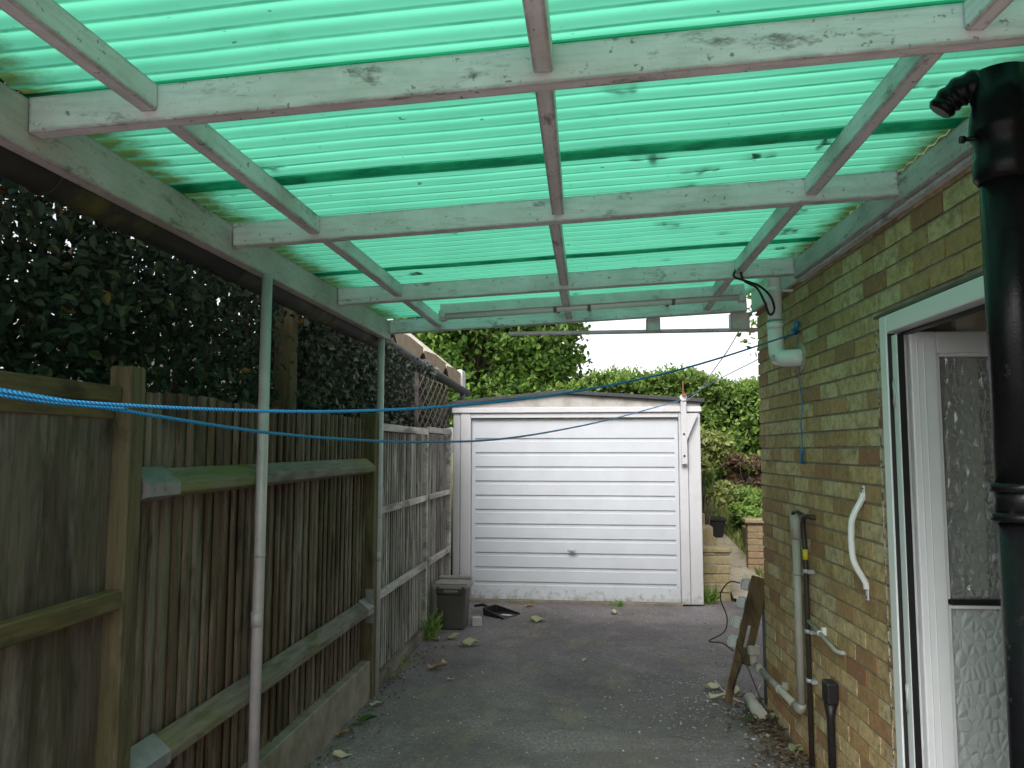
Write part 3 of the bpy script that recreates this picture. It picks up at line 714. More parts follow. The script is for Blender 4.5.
m = MB(); gutter(m, [(-1.72, 5.35, 2.47), (-1.72, 7.6, 2.40), (-1.70, 9.9, 2.31)], .062)
m.tube([(-1.72,7.5,2.402),(-1.72,7.6,2.399)], .068, 14); gt = m.build('gutter', NGUT, nb)
m = MB(); m.tube([(-1.705, 9.6, 2.28), (-1.71, 9.6, 2.18), (-1.85, 9.6, 2.05), (-1.95, 9.6, 1.9), (-1.95, 9.6, 0)], .034, 12); m.build('downpipe', NGUT, gt)
m = MB(); m.box(-1.86,-1.78,9.98,10.25,2.36,2.62); m.build('verge_cap', WHITE, nb, bevel=.02, seg=3)

# ------------------------------------------------------------ foliage
def fol(mb, n, samp, L, mi=0, up=.0):
    for _ in range(n):
        p = Vector(samp()); d = rvec(); d.z -= up; nn = rvec(); l = U(*L)
        mb.leaf(p, d, nn, l, l*U(.5,.75), mi)
# hedge over the near fence
hd = thing('ivy_hedge', (-2.2, 2.5, 0), 'tall dark evergreen hedge behind the left fences with small gaps of sky', 'hedge')
m = MB()
clumps = [(U(-2.35,-1.75), U(.7,5.6), U(1.2,3.3), U(.25,.5)) for _ in range(120)]
def hs_():
    if random.random() < .45:
        c = random.choice(clumps); v = rvec()*c[3]*(U(0,1)**.4); return (c[0]+v.x*.6, c[1]+v.y, c[2]+v.z)
    return (U(-2.5,-1.62), U(.5,6.0), U(1.1,3.5))
fol(m, 68000, hs_, (.026,.058), 0, .5)
m.build('foliage', L_IVY, hd)
m = MB()
for _ in range(70):
    y = U(.6,5.6); x = U(-2.3,-1.85); pts = [(x, y, 0)]
    for k in range(1,6): pts.append((x+U(-.15,.15), y+U(-.25,.25), .62*k))
    m.tube(pts, [.022,.018,.015,.011,.008,.004], 5)
m.build('stem', BARK, hd)
# ivy between hedge and outbuilding, sky light painted into its paler leaves
sh = thing('skylit_ivy', (-1.85, 6.2, 0), 'ivy behind the far pole, under the grey gutter, sky light painted into its leaves', 'shrub')
m = MB(); fol(m, 13000, lambda: (U(-1.98,-1.63), U(4.35,7.9), U(1.1,2.42)), (.03,.065), 0, .8); m.build('foliage', L_SKYLIT, sh)
m = MB()
for _ in range(16):
    y = U(4.6,7.7); m.tube([(-1.85,y,0),(-1.8,y+U(-.1,.1),1),(-1.85,y+U(-.2,.2),2.2)], [.02,.014,.005], 5)
m.build('stem', BARK, sh)

def tree(name, label, base, crown, rad, n, L, mat, lobes=26, up=.2, seed=1, trunk_r=.14):
    random.seed(seed)
    t = thing(name, base, label, 'tree'); B = Vector(base); Cc = Vector(crown)
    lb = []
    for _ in range(lobes):
        v = rvec(); v = Vector((v.x*rad[0], v.y*rad[1], v.z*rad[2]))*U(.55,1.0); lb.append((Cc+v, U(.28,.5)*min(rad)))
    m = MB()
    def sp():
        c, r = random.choice(lb); v = rvec()*r*(U(0,1)**.35); return c+v
    fol(m, n, sp, L, 0, up); m.build('crown', mat, t)
    m = MB(); fork = B + (Cc-B)*.45
    m.tube([B, B+(fork-B)*.5+Vector((U(-.05,.05),0,0)), fork], [trunk_r, trunk_r*.8, trunk_r*.65], 9)
    for c, r in lb: 
        mid = fork+(c-fork)*.5+rvec()*.12; m.tube([fork-(fork-B)*.05, mid, c], [trunk_r*.35, trunk_r*.2, .012], 6)
    m.build('trunk', BARK, t); return t
tree('leafy_tree', 'broad green tree rising behind the garage and neighbouring roof', (-2.6,14.6,.9), (-2.1,14.6,3.75), (2.2,1.4,1.9), 26000, (.09,.16), L_TREE, 60, .3, 11)
tree('leafy_tree', 'fine leaved tree whose twigs hang beside the top corner of the brick wall', (3.0,9.4,.2), (2.6,9.4,3.25), (.85,.8,.8), 4500, (.045,.09), L_TREE, 22, .6, 12, .08)
random.seed(21)
# big hedge across the garden
bh = thing('garden_hedge', (1.5, 14.6, .9), 'tall clipped green hedge with pale new shoots across the far garden', 'hedge')
m = MB()
def ht(x): return 2.78 + .10*math.sin(x*1.7) + .06*math.sin(x*4.3+1)
bul = [(U(-1.8,5.5), U(13.7,14.1), U(1.0,2.8), U(.2,.42)) for _ in range(150)]
def hh():
    q = random.random()
    if q < .62:
        c = random.choice(bul); v = rvec()*c[3]; return (c[0]+v.x, c[1]-abs(v.y)*.6, min(c[2]+v.z, ht(c[0]+v.x)))
    if q < .8: x = U(-2,6); return (x, U(13.8,14.4), U(.95,ht(x)))
    x = U(-2,6); return (x, U(13.6,15.2), ht(x)+U(-.2,.06))
fol(m, 26000, hh, (.06,.12), 0, .0); m.build('foliage', L_HEDGE, bh)
m = MB()
for _ in range(4200):
    x = U(-2,6); y = U(13.5,15.2); z = ht(x)+U(-.22,.05); hgt = U(.03,.12)*(1 if random.random()<.93 else 1.8)
    lean = Vector((U(-.3,.3), U(-.3,.3), 1)).normalized()
    for k in range(5):
        p = Vector((x,y,z))+lean*hgt*k/4; m.leaf(p, (rvec()+Vector((0,0,.9))), rvec(), U(.05,.09), U(.025,.045))
m.build('new_shoots', L_SHOOT, bh)
m = MB(); m.box(-2, 6, 14.15, 15.1, .6, 2.62); m.build('shaded_core', CORE, bh)  # solid dark box stands for the shaded inside and blocks the sky

def shrub(name, label, c, rad, n, L, mat, cat='shrub', up=0., stems=8):
    t = thing(name, (c[0], c[1], tz(c[1])), label, cat); m = MB(); cs = [(Vector(c)+Vector((rvec().x*rad[0]*.7, rvec().y*rad[1]*.7, rvec().z*rad[2]*.7)), U(.25,.45)*min(rad)) for _ in range(22)]
    def sp():
        q, r = random.choice(cs); return q+rvec()*r*(U(0,1)**.4)
    fol(m, n, sp, L, 0, up); m.build('foliage', mat, t)
    m = MB()
    for _ in range(stems):
        q, r = random.choice(cs); m.tube([(c[0]+U(-.05,.05), c[1]+U(-.05,.05), tz(c[1])-.02), (Vector((c[0],c[1],tz(c[1])))+q)/2+rvec()*.03, q], [.014,.01,.005], 5)
    m.build('stem', BARK, t); return t
shrub('conifer_shrub', 'feathery yellow-green shrub close to the right garage corner', (1.32,10.2,1.40), (.42,.35,.55), 3600, (.05,.10), L_YEL, up=.3)
shrub('dark_shrub', 'dark green shrub at the foot of the hedge behind the feathery shrub', (1.75,12.8,1.35), (.6,.4,.55), 2200, (.06,.12), L_HEDGE)
shrub('round_shrub', 'small bright green rounded shrub right of the garage, above the black planter', (1.37,10.9,1.10), (.25,.25,.22), 2200, (.03,.055), L_SHOOT)
shrub('brown_shrub', 'reddish brown dry shrub at the foot of the far hedge', (2.28,12.6,1.22), (.40,.3,.28), 1800, (.04,.09), L_BRN, up=-.4)
shrub('bramble_plant', 'sprawling yellow-green plant above the brick raised bed', (1.98,10.7,.80), (.38,.5,.26), 2400, (.04,.09), L_SHOOT)
shrub('bramble_plant', 'low straggly pale plant on the far side of the garden path', (1.78,11.8,.90), (.40,.5,.20), 1600, (.04,.09), L_YEL)
# grass by the path
m = MB()
for _ in range(5000):
    x = U(1.0,2.6); y = U(8.8,13.2)
    if abs(x-(1.53+.1*math.sin((y-8.26)) - max(0,(y-9.8))*.17)) < .2: continue
    z = tz(y); p = Vector((x,y,z)); m.leaf(p, Vector((U(-.5,.5),U(-.5,.5),1)), rvec(), U(.05,.14), .012)
tag(m.build('grass', L_YEL), 'dry yellowish grass beside the garden path', 'grass', kind='stuff')

# black planter
m = MB(); z0 = tz(10.6)+.0
m.hexa([(1.28,10.45,z0),(1.60,10.45,z0),(1.60,10.75,z0),(1.28,10.75,z0),(1.24,10.42,z0+.22),(1.64,10.42,z0+.22),(1.64,10.78,z0+.22),(1.24,10.78,z0+.22)])
m.box(1.225,1.655,10.40,10.80,z0+.221,z0+.25)
tag(m.build('planter', BLACK, bevel=.006), 'black plastic trough planter beneath the small rounded shrub', 'planter')

def brickbox(mb, x0, x1, y0, y1, z0, z1, bl, bh_, rnd_):
    z = z0; c = 0
    while z < z1-.01:
        zt = min(z+bh_-.01, z1)
        x = x0 - (bl/2 if c % 2 else 0)
        while x < x1-.01:
            a, b_ = max(x, x0), min(x+bl-.01, x1)
            if b_-a > .03: mb.box(a, b_, y0+rnd_.uniform(-.006,.006), y1, z, zt)
            x += bl
        z += bh_; c += 1
rk = random.Random(9)
w1 = thing('low_block_wall', (1.19, 8.35, 0), 'low mossy wall of pale stone blocks beside the right garage corner', 'wall')
m = MB(); brickbox(m, 1.055, 1.34, 8.28, 8.45, 0, .50, .285, .095, rk); m.build('blocks', STONEB, w1, bevel=.006)
m = MB(); m.box(1.06,1.335,8.29,8.445,0,.495); m.build('mortar_bed', MORTAR, w1)
m = MB(); m.box(1.045,1.352,8.262,8.47,.502,.55); m.build('coping', STONEB, w1, bevel=.008)
w2 = thing('stepped_block_wall', (1.15, 9.0, 0), 'stepped stone blocks climbing behind the low block wall', 'wall')
m = MB(); m.box(1.05,1.24,8.75,9.0,0,.72); m.box(1.05,1.19,9.02,9.5,0,.84); m.box(1.05,1.15,9.55,10.0,0,.97); m.box(1.25,1.33,9.1,9.35,.0,.56); m.build('blocks', STONEB, w2, bevel=.01)
w3 = thing('raised_brick_bed', (2.1, 9.6, 0), 'raised brick planting bed with stone coping beyond the house corner', 'wall')
m = MB(); brickbox(m, 1.73, 3.2, 9.42, 9.56, .0, .70, .225, .075, rk); m.build('bricks', BRICK2, w3, bevel=.004)
m = MB(); m.box(1.74,3.2,9.43,9.555,0,.695); m.build('mortar_bed', MORTAR, w3)
m = MB(); m.box(1.70,3.2,9.38,9.60,.702,.755); m.build('coping', STONEB, w3, bevel=.01)
m = MB(); m.hexa([(1.76,9.57,0),(3.2,9.57,0),(3.4,11.4,0),(1.95,11.4,0),(1.76,9.57,.60),(3.2,9.57,.66),(3.4,11.4,.66),(1.95,11.4,.55)]); m.build('soil', SOIL, w3)

# ------------------------------------------------------------ ropes
def sagline(ctrl, n=60):
    # smooth curve through control points (Catmull-Rom)
    P = [Vector(p) for p in ctrl]; P = [P[0]*2-P[1]] + P + [P[-1]*2-P[-2]]; out = []
    k = max(4, n//(len(P)-3))
    for i in range(1, len(P)-2):
        for j in range(k):
            t = j/k; a, b_, c_, d = P[i-1], P[i], P[i+1], P[i+2]
            out.append(.5*((2*b_)+(c_-a)*t+(2*a-5*b_+4*c_-d)*t*t+(3*b_-a-3*c_+d)*t**3))
    out.append(P[-2]); return out
m = MB(); r1 = [(-1.45,.95,1.745),(-1.153,1.369,1.674),(-1.04,1.509,1.657),(-.8,1.808,1.655),(-.606,2.048,1.668),(-.389,2.318,1.699),(-.13,2.639,1.752),(.203,3.053,1.846),(.538,3.469,1.966),(1.035,4.075,2.167)]
m.tube(sagline(r1, 90), .0042, 7)
ln = m.build('clothes_line', ROPE); tag(ln, 'upper blue clothes line running from the left fence to the brick wall hook', 'rope')
m = MB(); r2 = [(-1.45,.97,1.735),(-1.277,1.517,1.682),(-1.218,1.693,1.668),(-1.175,1.823,1.656),(-1.015,2.299,1.613),(-.837,2.832,1.594),(-.683,3.291,1.595),(-.493,3.857,1.615),(-.23,4.644,1.68),(.161,5.811,1.806),(.831,7.89,2.062)]
m.tube(sagline(r2, 90), .0050, 7)
tag(m.build('clothes_line', ROPE), 'lower sagging blue clothes line running from the left fence to the garage pulley', 'rope')
m = MB()
for dx, dz in ((0,.008),(.006,-.006)):
    m.tube(sagline([(-1.45,.96,1.74+dz),(-1.215+dx,1.44,1.676+dz),(-1.15+dx,1.58,1.662+dz*.6),(-1.09,1.68,1.655)], 30), .0034, 7)
tag(m.build('rope_tail', ROPE), 'doubled blue rope ends twisted along the lines at the left edge', 'rope')
m = MB(); m.tube(sagline([(.862,7.89,2.075),(.946,6.126,2.115),(.999,5.037,2.128),(1.015,4.64,2.14),(1.035,4.08,2.216)], 40), .003, 6)
tag(m.build('clothes_line', ROPE), 'short dark blue line rising from the garage pulley to the brick wall hook', 'rope')
m = MB(); q = HW(.85,0,.0); hk = thing('wall_hook', HW(.85,2.165,0), 'small blue wrapped hook on the brick wall where the lines meet', 'hook')
m.tube([HW(.855,2.216,-.005), HW(.855,2.216,.03)], .006, 8); m.tube([HW(.875,2.216,.02), HW(.83,2.16,.02)], .012, 8); m.build('hook', ROPE, hk)
m = MB(); pts = [HW(.86,2.16,.018)]
for k in range(1, 14): pts.append(HW(.865-.012*math.sin(k*.6), 2.16-.047*k, .012+.004*math.sin(k*1.4)))
m.tube(sagline(pts, 60), .003, 6)
m.tube([HW(.862,1.56,.012), HW(.86,1.535,.014)], .010, 8)
for k in range(9): m.tube([HW(.862,1.54,.012), HW(.862+U(-.025,.025),1.49,.012+U(-.008,.012))], .0018, 4)
tag(m.build('rope_tail', ROPE), 'loose blue cord with frayed knot hanging down the brick wall', 'rope')
m = MB(); m.tube(sagline([(.925,5.15,2.34),(.915,5.56,2.262),(.90,6.234,2.172),(.883,6.975,2.072),(.867,7.88,2.045)], 30), .004, 6)
tag(m.build('washing_wire', WIREW), 'pale curved wire from the carport block down to the garage pulley', 'wire')
m = MB(); m.tube(sagline([(.72,3.97,2.50),(.69,3.95,2.44),(.75,3.94,2.41),(.83,4.02,2.40),(.90,4.1,2.36),(.93,4.15,2.30),(.90,4.13,2.27),(.87,4.1,2.33),(.82,4.04,2.395),(.74,3.96,2.42),(.72,3.955,2.50)], 60), .006, 7)
tag(m.build('cable', BLACK), 'loop of black cable hanging at the right end of the third beam', 'cable')

# ------------------------------------------------------------ pipes and fixtures on the house wall
sp_ = thing('soil_pipe', HW(.38,2.1,.09), 'thick white plastic pipe with an elbow going into the top of the brick wall', 'pipe')
m = MB(); cxy = HW(.745, 0, .095)
top = [Vector((cxy.x, cxy.y, 3.1)), Vector((cxy.x, cxy.y, 2.25))]
m.tube(top, .036, 20); m.build('pipe', WHITE, sp_)
m = MB(); m.tube([Vector((cxy.x,cxy.y,2.23)), Vector((cxy.x,cxy.y,2.15)), HW(.748,2.08,.093), HW(.77,2.045,.088), HW(.81,2.035,.07), HW(.85,2.035,.03), HW(.865,2.035,-.01)], [.040,.040,.041,.043,.045,.045,.045], 20); m.tube([Vector((cxy.x,cxy.y,2.20)), Vector((cxy.x,cxy.y,2.235))], .044, 20)
m.build('elbow', WHITE, sp_)
m = MB(); m.obox(HW(.80,2.04,.127), .04, .008, .03, ROTH); m.build('grey_label', BOXG, sp_)
m = MB(); m.tube([Vector((cxy.x,cxy.y,2.40)), Vector((cxy.x,cxy.y,2.42))], .040, 20); hbox(m, .735, .755, 2.40, 2.411, .0, .06); m.build('pipe_clip', WHITE, sp_)
m = MB(); m.tube([HW(.865,2.035,.0), HW(.865,2.035,.008)], .075, 18); m.build('sand_cement_patch', m_plain('cement_patch', (.42,.36,.26), .9, .2, 20, .4), sp_)

wp = thing('waste_pipe', HW(.78,.3,.05), 'grey plastic waste pipe dropping down the brick wall then running low to the corner', 'pipe')
u1 = .83
m = MB(); m.tube([HW(u1,1.19,.045), HW(u1,.30,.045)] , .020, 14); m.build('pipe', GREYP, wp)
m = MB(); m.tube([HW(u1,.30,.045)]+[HW(u1-.04+.04*math.cos(R(a)), .30-.04*math.sin(R(a))-.0, .045) for a in (20,45,70,90)]+[HW(u1-.10,.259,.045)], .024, 14); m.build('elbow', GREYP, wp)
m = MB(); m.tube([HW(u1-.08,.260,.045), HW(.05,.245,.045)], .0195, 14); m.tube([HW(.07,.245,.045), HW(.0,.243,.045), HW(-.03,.25,.045)], .024, 14); pz = m.build('pipe', GREYP, wp); pz['label'] = 'sloping low run with rusty stain'
m = MB(); m.tube([HW(u1,1.11,.045), HW(u1,1.20,.045), HW(u1-.01,1.225,.045)], .026, 14); cc = m.build('socket', GREYP, wp)
for z in (.93,):
    m = MB(); m.tube([HW(u1,z,.045), HW(u1,z+.015,.045)], .0235, 14); hbox(m, u1-.01, u1+.01, z, z+.015, .0, .04); m.build('clip', GREYP, wp)
m = MB(); m.tube([HW(.45,.253,.045), HW(.43,.252,.045)], .024, 12); hbox(m,.43,.45,.25,.29,.0,.03); m.build('clip', GREYP, wp)

dp = thing('supply_pipe', HW(.8,.1,.02), 'slim dark brown pipe with yellow tag running down the wall beside the grey waste pipe', 'pipe')
DARKP = m_plain('dark_brown_pipe', (.035,.028,.022), .5, .2, 10, .1)
m = MB(); m.tube([HW(1.0,1.23,-.01), HW(.96,1.235,.03), HW(.925,1.23,.034), HW(.905,1.19,.034), HW(.91,1.11,.03), HW(.92,1.06,.03), HW(.92,.0,.03)], .0125, 12)
m.tube([HW(.92,1.235,.03), HW(.86,1.25,.045), HW(.81,1.245,.05), HW(.80,1.20,.05)], .009, 10); m.build('pipe', DARKP, dp)
m = MB(); m.tube([HW(.92,1.02,.03), HW(.92,1.07,.03)], .0138, 12); m.build('yellow_tag', YEL, dp)
for z in (.955,.665,.43):
    m = MB(); m.tube([HW(.92,z,.03), HW(.92,z+.018,.03)], .0155, 12); hbox(m,.917,.955,z,z+.018,.0,.03); m.build('clip', BOXG, dp)
op = thing('overflow_pipe', HW(.95,.72,.03), 'short grey stub pipe lying along the brick wall right of the waste pipe', 'pipe')
m = MB(); m.tube([HW(.93,.725,.028), HW(1.30,.675,.028), HW(1.325,.673,.015), HW(1.335,.672,-.005)], .010, 10); m.build('pipe', GREYP, op)
m = MB(); m.tube([HW(1.085,.704,.028), HW(1.10,.702,.028)], .0135, 10); hbox(m, 1.085,1.10,.695,.73,0,.02); m.build('clip', WHITE, op)

gh = thing('grab_handle', HW(1.65,1.2,.03), 'white bowed metal grab handle screwed to the brick wall beside the door', 'handle')
uh = 1.62
m = MB(); m.tube(sagline([HW(uh,1.385,.006), HW(uh,1.36,.012), HW(uh,1.30,.045), HW(uh,1.25,.058), HW(uh,1.14,.058), HW(uh,1.09,.045), HW(uh,1.03,.012), HW(uh,1.0,.006)], 40), .0125, 12); m.build('bar', WHITE, gh)
for z in (1.385,.985):
    m = MB(); hbox(m, uh-.013, uh+.013, z-.03, z+.03, .001, .006); pl_ = m.build('fixing_plate', WHITE, gh, bevel=.003)
    for dz in (-.018,.018):
        m = MB(); m.tube([HW(uh, z+dz, .006), HW(uh, z+dz, .0085)], .004, 8); m.build('screw', BLACK, pl_)

bs = thing('black_socket_pole', HW(1.2,.0,.05), 'black square headed fitting on a black pole against the brick wall by the door', 'fitting')
us = 1.21
m = MB(); hbox(m, us-.04, us+.04, .425, .52, .003, .055); m.build('head', BLACK, bs, bevel=.008, seg=2)
m = MB(); m.tube([HW(us,.425,.03), HW(us,.36,.03), HW(us,.0,.03)], [.03,.018,.016], 12); m.build('pole', BLACK, bs)

# big black downpipe close to the camera
bp = thing('black_downpipe', (1.005, 1.97, 0), 'thick glossy black cast iron downpipe at the right edge in front of the door', 'downpipe')
px, py, pr = 1.008, 1.985, .056
m = MB(); m.tube([(px,py,0),(px,py,1.40)], pr, 28); m.tube([(px,py,1.42),(px,py,2.30)], pr, 28); m.build('pipe', BLACKG, bp)
m = MB()
for z in (1.40, 1.47): m.tube([(px,py,z-.012),(px,py,z-.008),(px,py,z+.008),(px,py,z+.012)], [pr+.004,pr+.014,pr+.014,pr+.004], 28)
m.tube([(px,py,1.40),(px,py,1.475)], pr+.005, 28)
m.build('collar', BLACKG, bp)
m = MB(); m.tube([(px,py,2.22),(px,py,2.235),(px,py,2.27),(px,py,2.29),(px,py,2.33),(px,py,2.345),(px,py,2.36),(px,py,2.42),(px,py,2.50)], [pr+.002,pr+.012,pr+.014,pr+.008,pr+.008,pr+.018,pr+.018,pr+.010,pr+.010], 28)
m.tube([(px,py,2.34),(px-.095,py+.0,2.335)], .006, 8); m.tube([(px-.09,py,2.335),(px-.10,py,2.335)], .010, 8)
m.build('socket', BLACKG, bp)
m = MB(); pts = sagline([(px,py,2.44),(px-.035,py+.01,2.475),(px-.07,py+.03,2.478),(px-.10,py+.05,2.46),(px-.12,py+.06,2.435)], 26)
m.tube(pts, [ .046 + .0028*math.sin(i*1.5) - .0006*i for i in range(len(pts))], 20); m.build('bent_spout', BLACKG, bp)

# ------------------------------------------------------------ things on the ground
# leaning plank with four boxes
pk = thing('leaning_plank', (.80, 5.08, 0), 'brown plank with a slot, grey metal boxes fixed along it, leaning on the wall corner', 'plank')
a = Vector((.785,5.03,.0)); bb = Vector((.965,4.99,.78)); D = (bb-a).normalized(); Sd = Vector((.95,-.30,0)).normalized(); Sd = (Sd - D*Sd.dot(D)).normalized(); Nn = D.cross(Sd)
def pkbox(mb, s0, s1, w0, w1, t0, t1):
    P = lambda s, w, t: a + D*s + Sd*w + Nn*t
    mb.hexa([P(s0,w0,t0),P(s0,w1,t0),P(s0,w1,t1),P(s0,w0,t1),P(s1,w0,t0),P(s1,w1,t0),P(s1,w1,t1),P(s1,w0,t1)])
Lk = (bb-a).length
m = MB(); pkbox(m, .0, .26, -.03, .015, -.014, .014); pkbox(m, .26, .36, -.03, .075, -.014, .014); pkbox(m, .36, .50, -.03, .010, -.014, .014); pkbox(m, .36, .50, .030, .075, -.014, .014); pkbox(m, .50, Lk, -.03, .075, -.014, .014)
m.build('plank', BOARD, pk, bevel=.004)
for s in (.37,.49,.62,.735):
    m = MB(); pkbox(m, s-.035, s+.035, -.080, -.0305, -.012, .035); bx = m.build('metal_box', BOXG, pk, bevel=.006)
    m = MB(); pkbox(m, s-.022, s+.022, -.086, -.0805, -.004, .027); m.build('cover', WHITE, bx, bevel=.002)
m = MB(); m.tube(sagline([(.93,5.05,.725),(.882,5.1,.72),(.826,5.12,.725),(.775,5.12,.674),(.762,5.12,.612),(.80,5.12,.501),(.776,5.1,.414),(.682,5.1,.356),(.762,5.1,.346),(.829,5.07,.305)], 70), .0045, 6)
tag(m.build('cable', BLACK), 'thin black cable looping in the air beside the leaning plank', 'cable')
m = MB(); m.tube(sagline([(.72,5.15,.10),(.76,5.1,.06),(.83,5.0,.03),(.90,4.9,.05),(.93,4.8,.18)], 30), .004, 6)
tag(m.build('cable', WIREW), 'pale thin cable end at the foot of the leaning plank', 'cable')
m = MB(); m.tube([(.83,4.95,.36),(.88,4.87,.25),(.96,4.72,.01)], .004, 6); m.tube([(.80,4.98,.10),(.93,5.0,.42)], .005, 6)
tag(m.build('wire_stand', DARKP), 'thin bent dark rods between the plank and the low pipe', 'rods')
m = MB(); m.tube([(1.02,5.03,.0),(1.02,5.03,.55),(1.02,5.02,.72)], .022, 12)
tag(m.build('standing_pipe', NGUT), 'dark grey pipe standing upright at the house corner behind the plank', 'pipe')
m = MB(); m.tube([(.90,4.98,.045),(.91,4.70,.045)], .038, 16, cap=True)
tag(m.build('pipe_offcut', GREYP), 'short pale pipe offcut lying at the foot of the house corner', 'pipe')
m = MB(); m.obox((.935,4.99,.335), .07, .05, .06, Matrix.Rotation(.4,4,'Z'))
m.obox((.93,5.0,.28), .05, .04, .06, Matrix.Rotation(.2,4,'Z'))
tag(m.build('pipe_end_block', GREYP, bevel=.008), 'small pale block wedged at the end of the low grey pipe', 'block')

# bin
bn = thing('food_waste_bin', (-1.29, 6.85, 0), 'small grey-brown caddy bin with dusty pale lid beside the garage corner', 'bin')
m = MB(); zt = .355; y0, y1 = 6.72, 6.98
def taper(mb, x0,x1,y0,y1,z0,z1,ins):
    mb.hexa([(x0+ins,y0+ins,z0),(x1-ins,y0+ins,z0),(x1-ins,y1-ins,z0),(x0+ins,y1-ins,z0),(x0,y0,z1),(x1,y0,z1),(x1,y1,z1),(x0,y1,z1)])
taper(m, -1.425,-1.155,y0,y1,.0,zt,.022); m.build('body', BINC, bn, bevel=.02, seg=3)
m = MB(); m.box(-1.445,-1.135,y0-.02,y1+.01,zt+.001,zt+.035); taper(m, -1.435,-1.145,y0-.01,y1,zt+.036,zt+.05,0); m.box(-1.44,-1.14,y1-.05,y1+.02,zt+.051,zt+.075); m.build('lid', BINL, bn, bevel=.008, seg=2)
m = MB(); m.tube([(-1.40,y0-.02,zt+.02),(-1.40,y0-.035,zt-.035),(-1.18,y0-.035,zt-.035),(-1.18,y0-.02,zt+.02)], .011, 8); m.build('handle', BLACK, bn)
m = MB(); m.box(-1.35,-1.23,y0-.008,y0-.003,zt-.028,zt-.004); m.build('label', BINL, bn)
m = MB(); m.obox((-1.095,6.93,.04), .09, .06, .08, Matrix.Rotation(.3,4,'Z'))
tag(m.build('stone_block', m_plain('pale_block', (.42,.42,.38), .9, .2), bevel=.006), 'small pale block on the ground right of the bin', 'block')
# dustpan
ds = thing('dustpan', (-.95, 7.4, 0), 'black plastic dustpan lying upturned in front of the garage', 'dustpan')
m = MB(); c0 = Vector((-.93,7.38,0)); q = Matrix.Rotation(-.5,4,'Z')
def dq(x,y,z): return c0 + q @ Vector((x,y,z))
m.hexa([dq(-.13,-.10,.004),dq(.13,-.14,.004),dq(.13,.12,.004),dq(-.13,.10,.004),dq(-.13,-.10,.010),dq(.13,-.14,.009),dq(.13,.12,.009),dq(-.13,.10,.010)])
m.hexa([dq(-.13,.10,.011),dq(.13,.12,.010),dq(.13,.128,.010),dq(-.13,.108,.011),dq(-.13,.10,.07),dq(.13,.12,.02),dq(.13,.128,.02),dq(-.13,.108,.07)])
m.hexa([dq(-.138,-.10,.004),dq(-.131,-.10,.004),dq(-.131,.10,.004),dq(-.138,.10,.004),dq(-.145,-.10,.075),dq(-.131,-.10,.075),dq(-.131,.10,.075),dq(-.145,.10,.075)])
m.hexa([dq(-.13,-.108,.011),dq(.13,-.148,.010),dq(.13,-.14,.010),dq(-.13,-.10,.011),dq(-.13,-.108,.07),dq(.13,-.148,.02),dq(.13,-.14,.02),dq(-.13,-.10,.07)])
m.build('pan', BLACK, ds)
m = MB(); m.tube([dq(-.14,0,.06),dq(-.22,.01,.075),dq(-.33,.02,.05)], [.012,.015,.012], 10); m.build('handle', BLACK, ds)
m = MB(); m.obox(c0+Vector((.05,-.03,.014)), .10, .05, .004, Matrix.Rotation(-.3,4,'Z')); m.build('scrap_paper', m_plain('paper', (.55,.52,.48), .8), ds)

# fallen leaves
def curl(mb, r, seed):
    rr_ = random.Random(seed); n = 10; ring = []
    mb.v.append((0,0,.006))
    for k in range(n):
        a = 2*math.pi*k/n; e = r*(1.25 if k == 0 else .75+.18*math.cos(a))*rr_.uniform(.88,1.12)
        mb.v.append((e*math.cos(a), .68*e*math.sin(a), .004+abs(math.sin(a*1.3+seed))*r*.42))
    for k in range(n): mb.quadface((0, 1+k, 1+(k+1) % n), 0, True)
LG = m_leaf('fallen_leaf_green', [(0., (.40,.44,.22)), (1., (.50,.52,.30))], .5, .25)
LY = m_leaf('fallen_leaf_yellow', [(0., (.60,.54,.33)), (1., (.66,.60,.42))], .55, .2)
LB = m_leaf('fallen_leaf_brown', [(0., (.38,.20,.08)), (1., (.45,.27,.12))], .6, .2)
LDG = m_leaf('fallen_leaf_dark_green', [(0., (.05,.12,.03)), (1., (.07,.15,.04))], .4, .2)
def fallen(x, y, r, mat, label, rz, seed, z=0.006):
    m = MB(); curl(m, r, seed); o = m.build('fallen_leaf', mat, loc=(0,0,0)); o.location = (x, y, z); o.rotation_euler = (U(-.1,.1), U(-.1,.1), rz)
    tag(o, label, 'leaf', 'fallen leaves on the drive')
fallen(-1.18,5.54,.085,LB,'curled orange-brown leaf on the drive below the bin, in front of the slatted fence',.3,1)
fallen(-1.13,5.66,.05,LY,'small pale leaf touching the curled orange-brown leaf',1.9,2)
fallen(-1.06,6.23,.10,LG,'largest pale green leaf lying on the drive just below the bin',.2,3)
fallen(-1.22,6.42,.075,LG,'folded pale green leaf nearest the foot of the bin',.8,4)
fallen(-1.33,6.36,.055,LY,'cream coloured leaf between the bin foot and the fence weeds',2.5,5)
fallen(-.60,7.15,.095,LG,'whitish green leaf lying on the drive right of the dustpan',.1,6)
fallen(-.72,7.78,.06,LB,'orange leaf close to the garage door, right of the dustpan',.0,7)
fallen(.13,7.55,.07,LY,'yellowish crumpled leaf in front of the garage door weeds',1.5,8)
fallen(-.12,5.86,.035,LG,'tiny yellow-green leaf alone in the middle of the drive',1.5,9)
fallen(-1.36,4.42,.075,LDG,'dark green leaf by the concrete gravel board',.5,10)
fallen(-1.42,4.22,.05,LB,'brown curled leaf right against the concrete gravel board',.9,11)
fallen(-1.33,3.92,.065,LY,'yellow leaf lowest in the picture beside the gravel board',.4,12)
fallen(-1.38,4.72,.045,LY,'small straw coloured leaf near the foot of the far pole',.2,13)
fallen(-1.02,5.29,.03,LG,'little green leaf below the curled orange-brown leaf',.2,14)
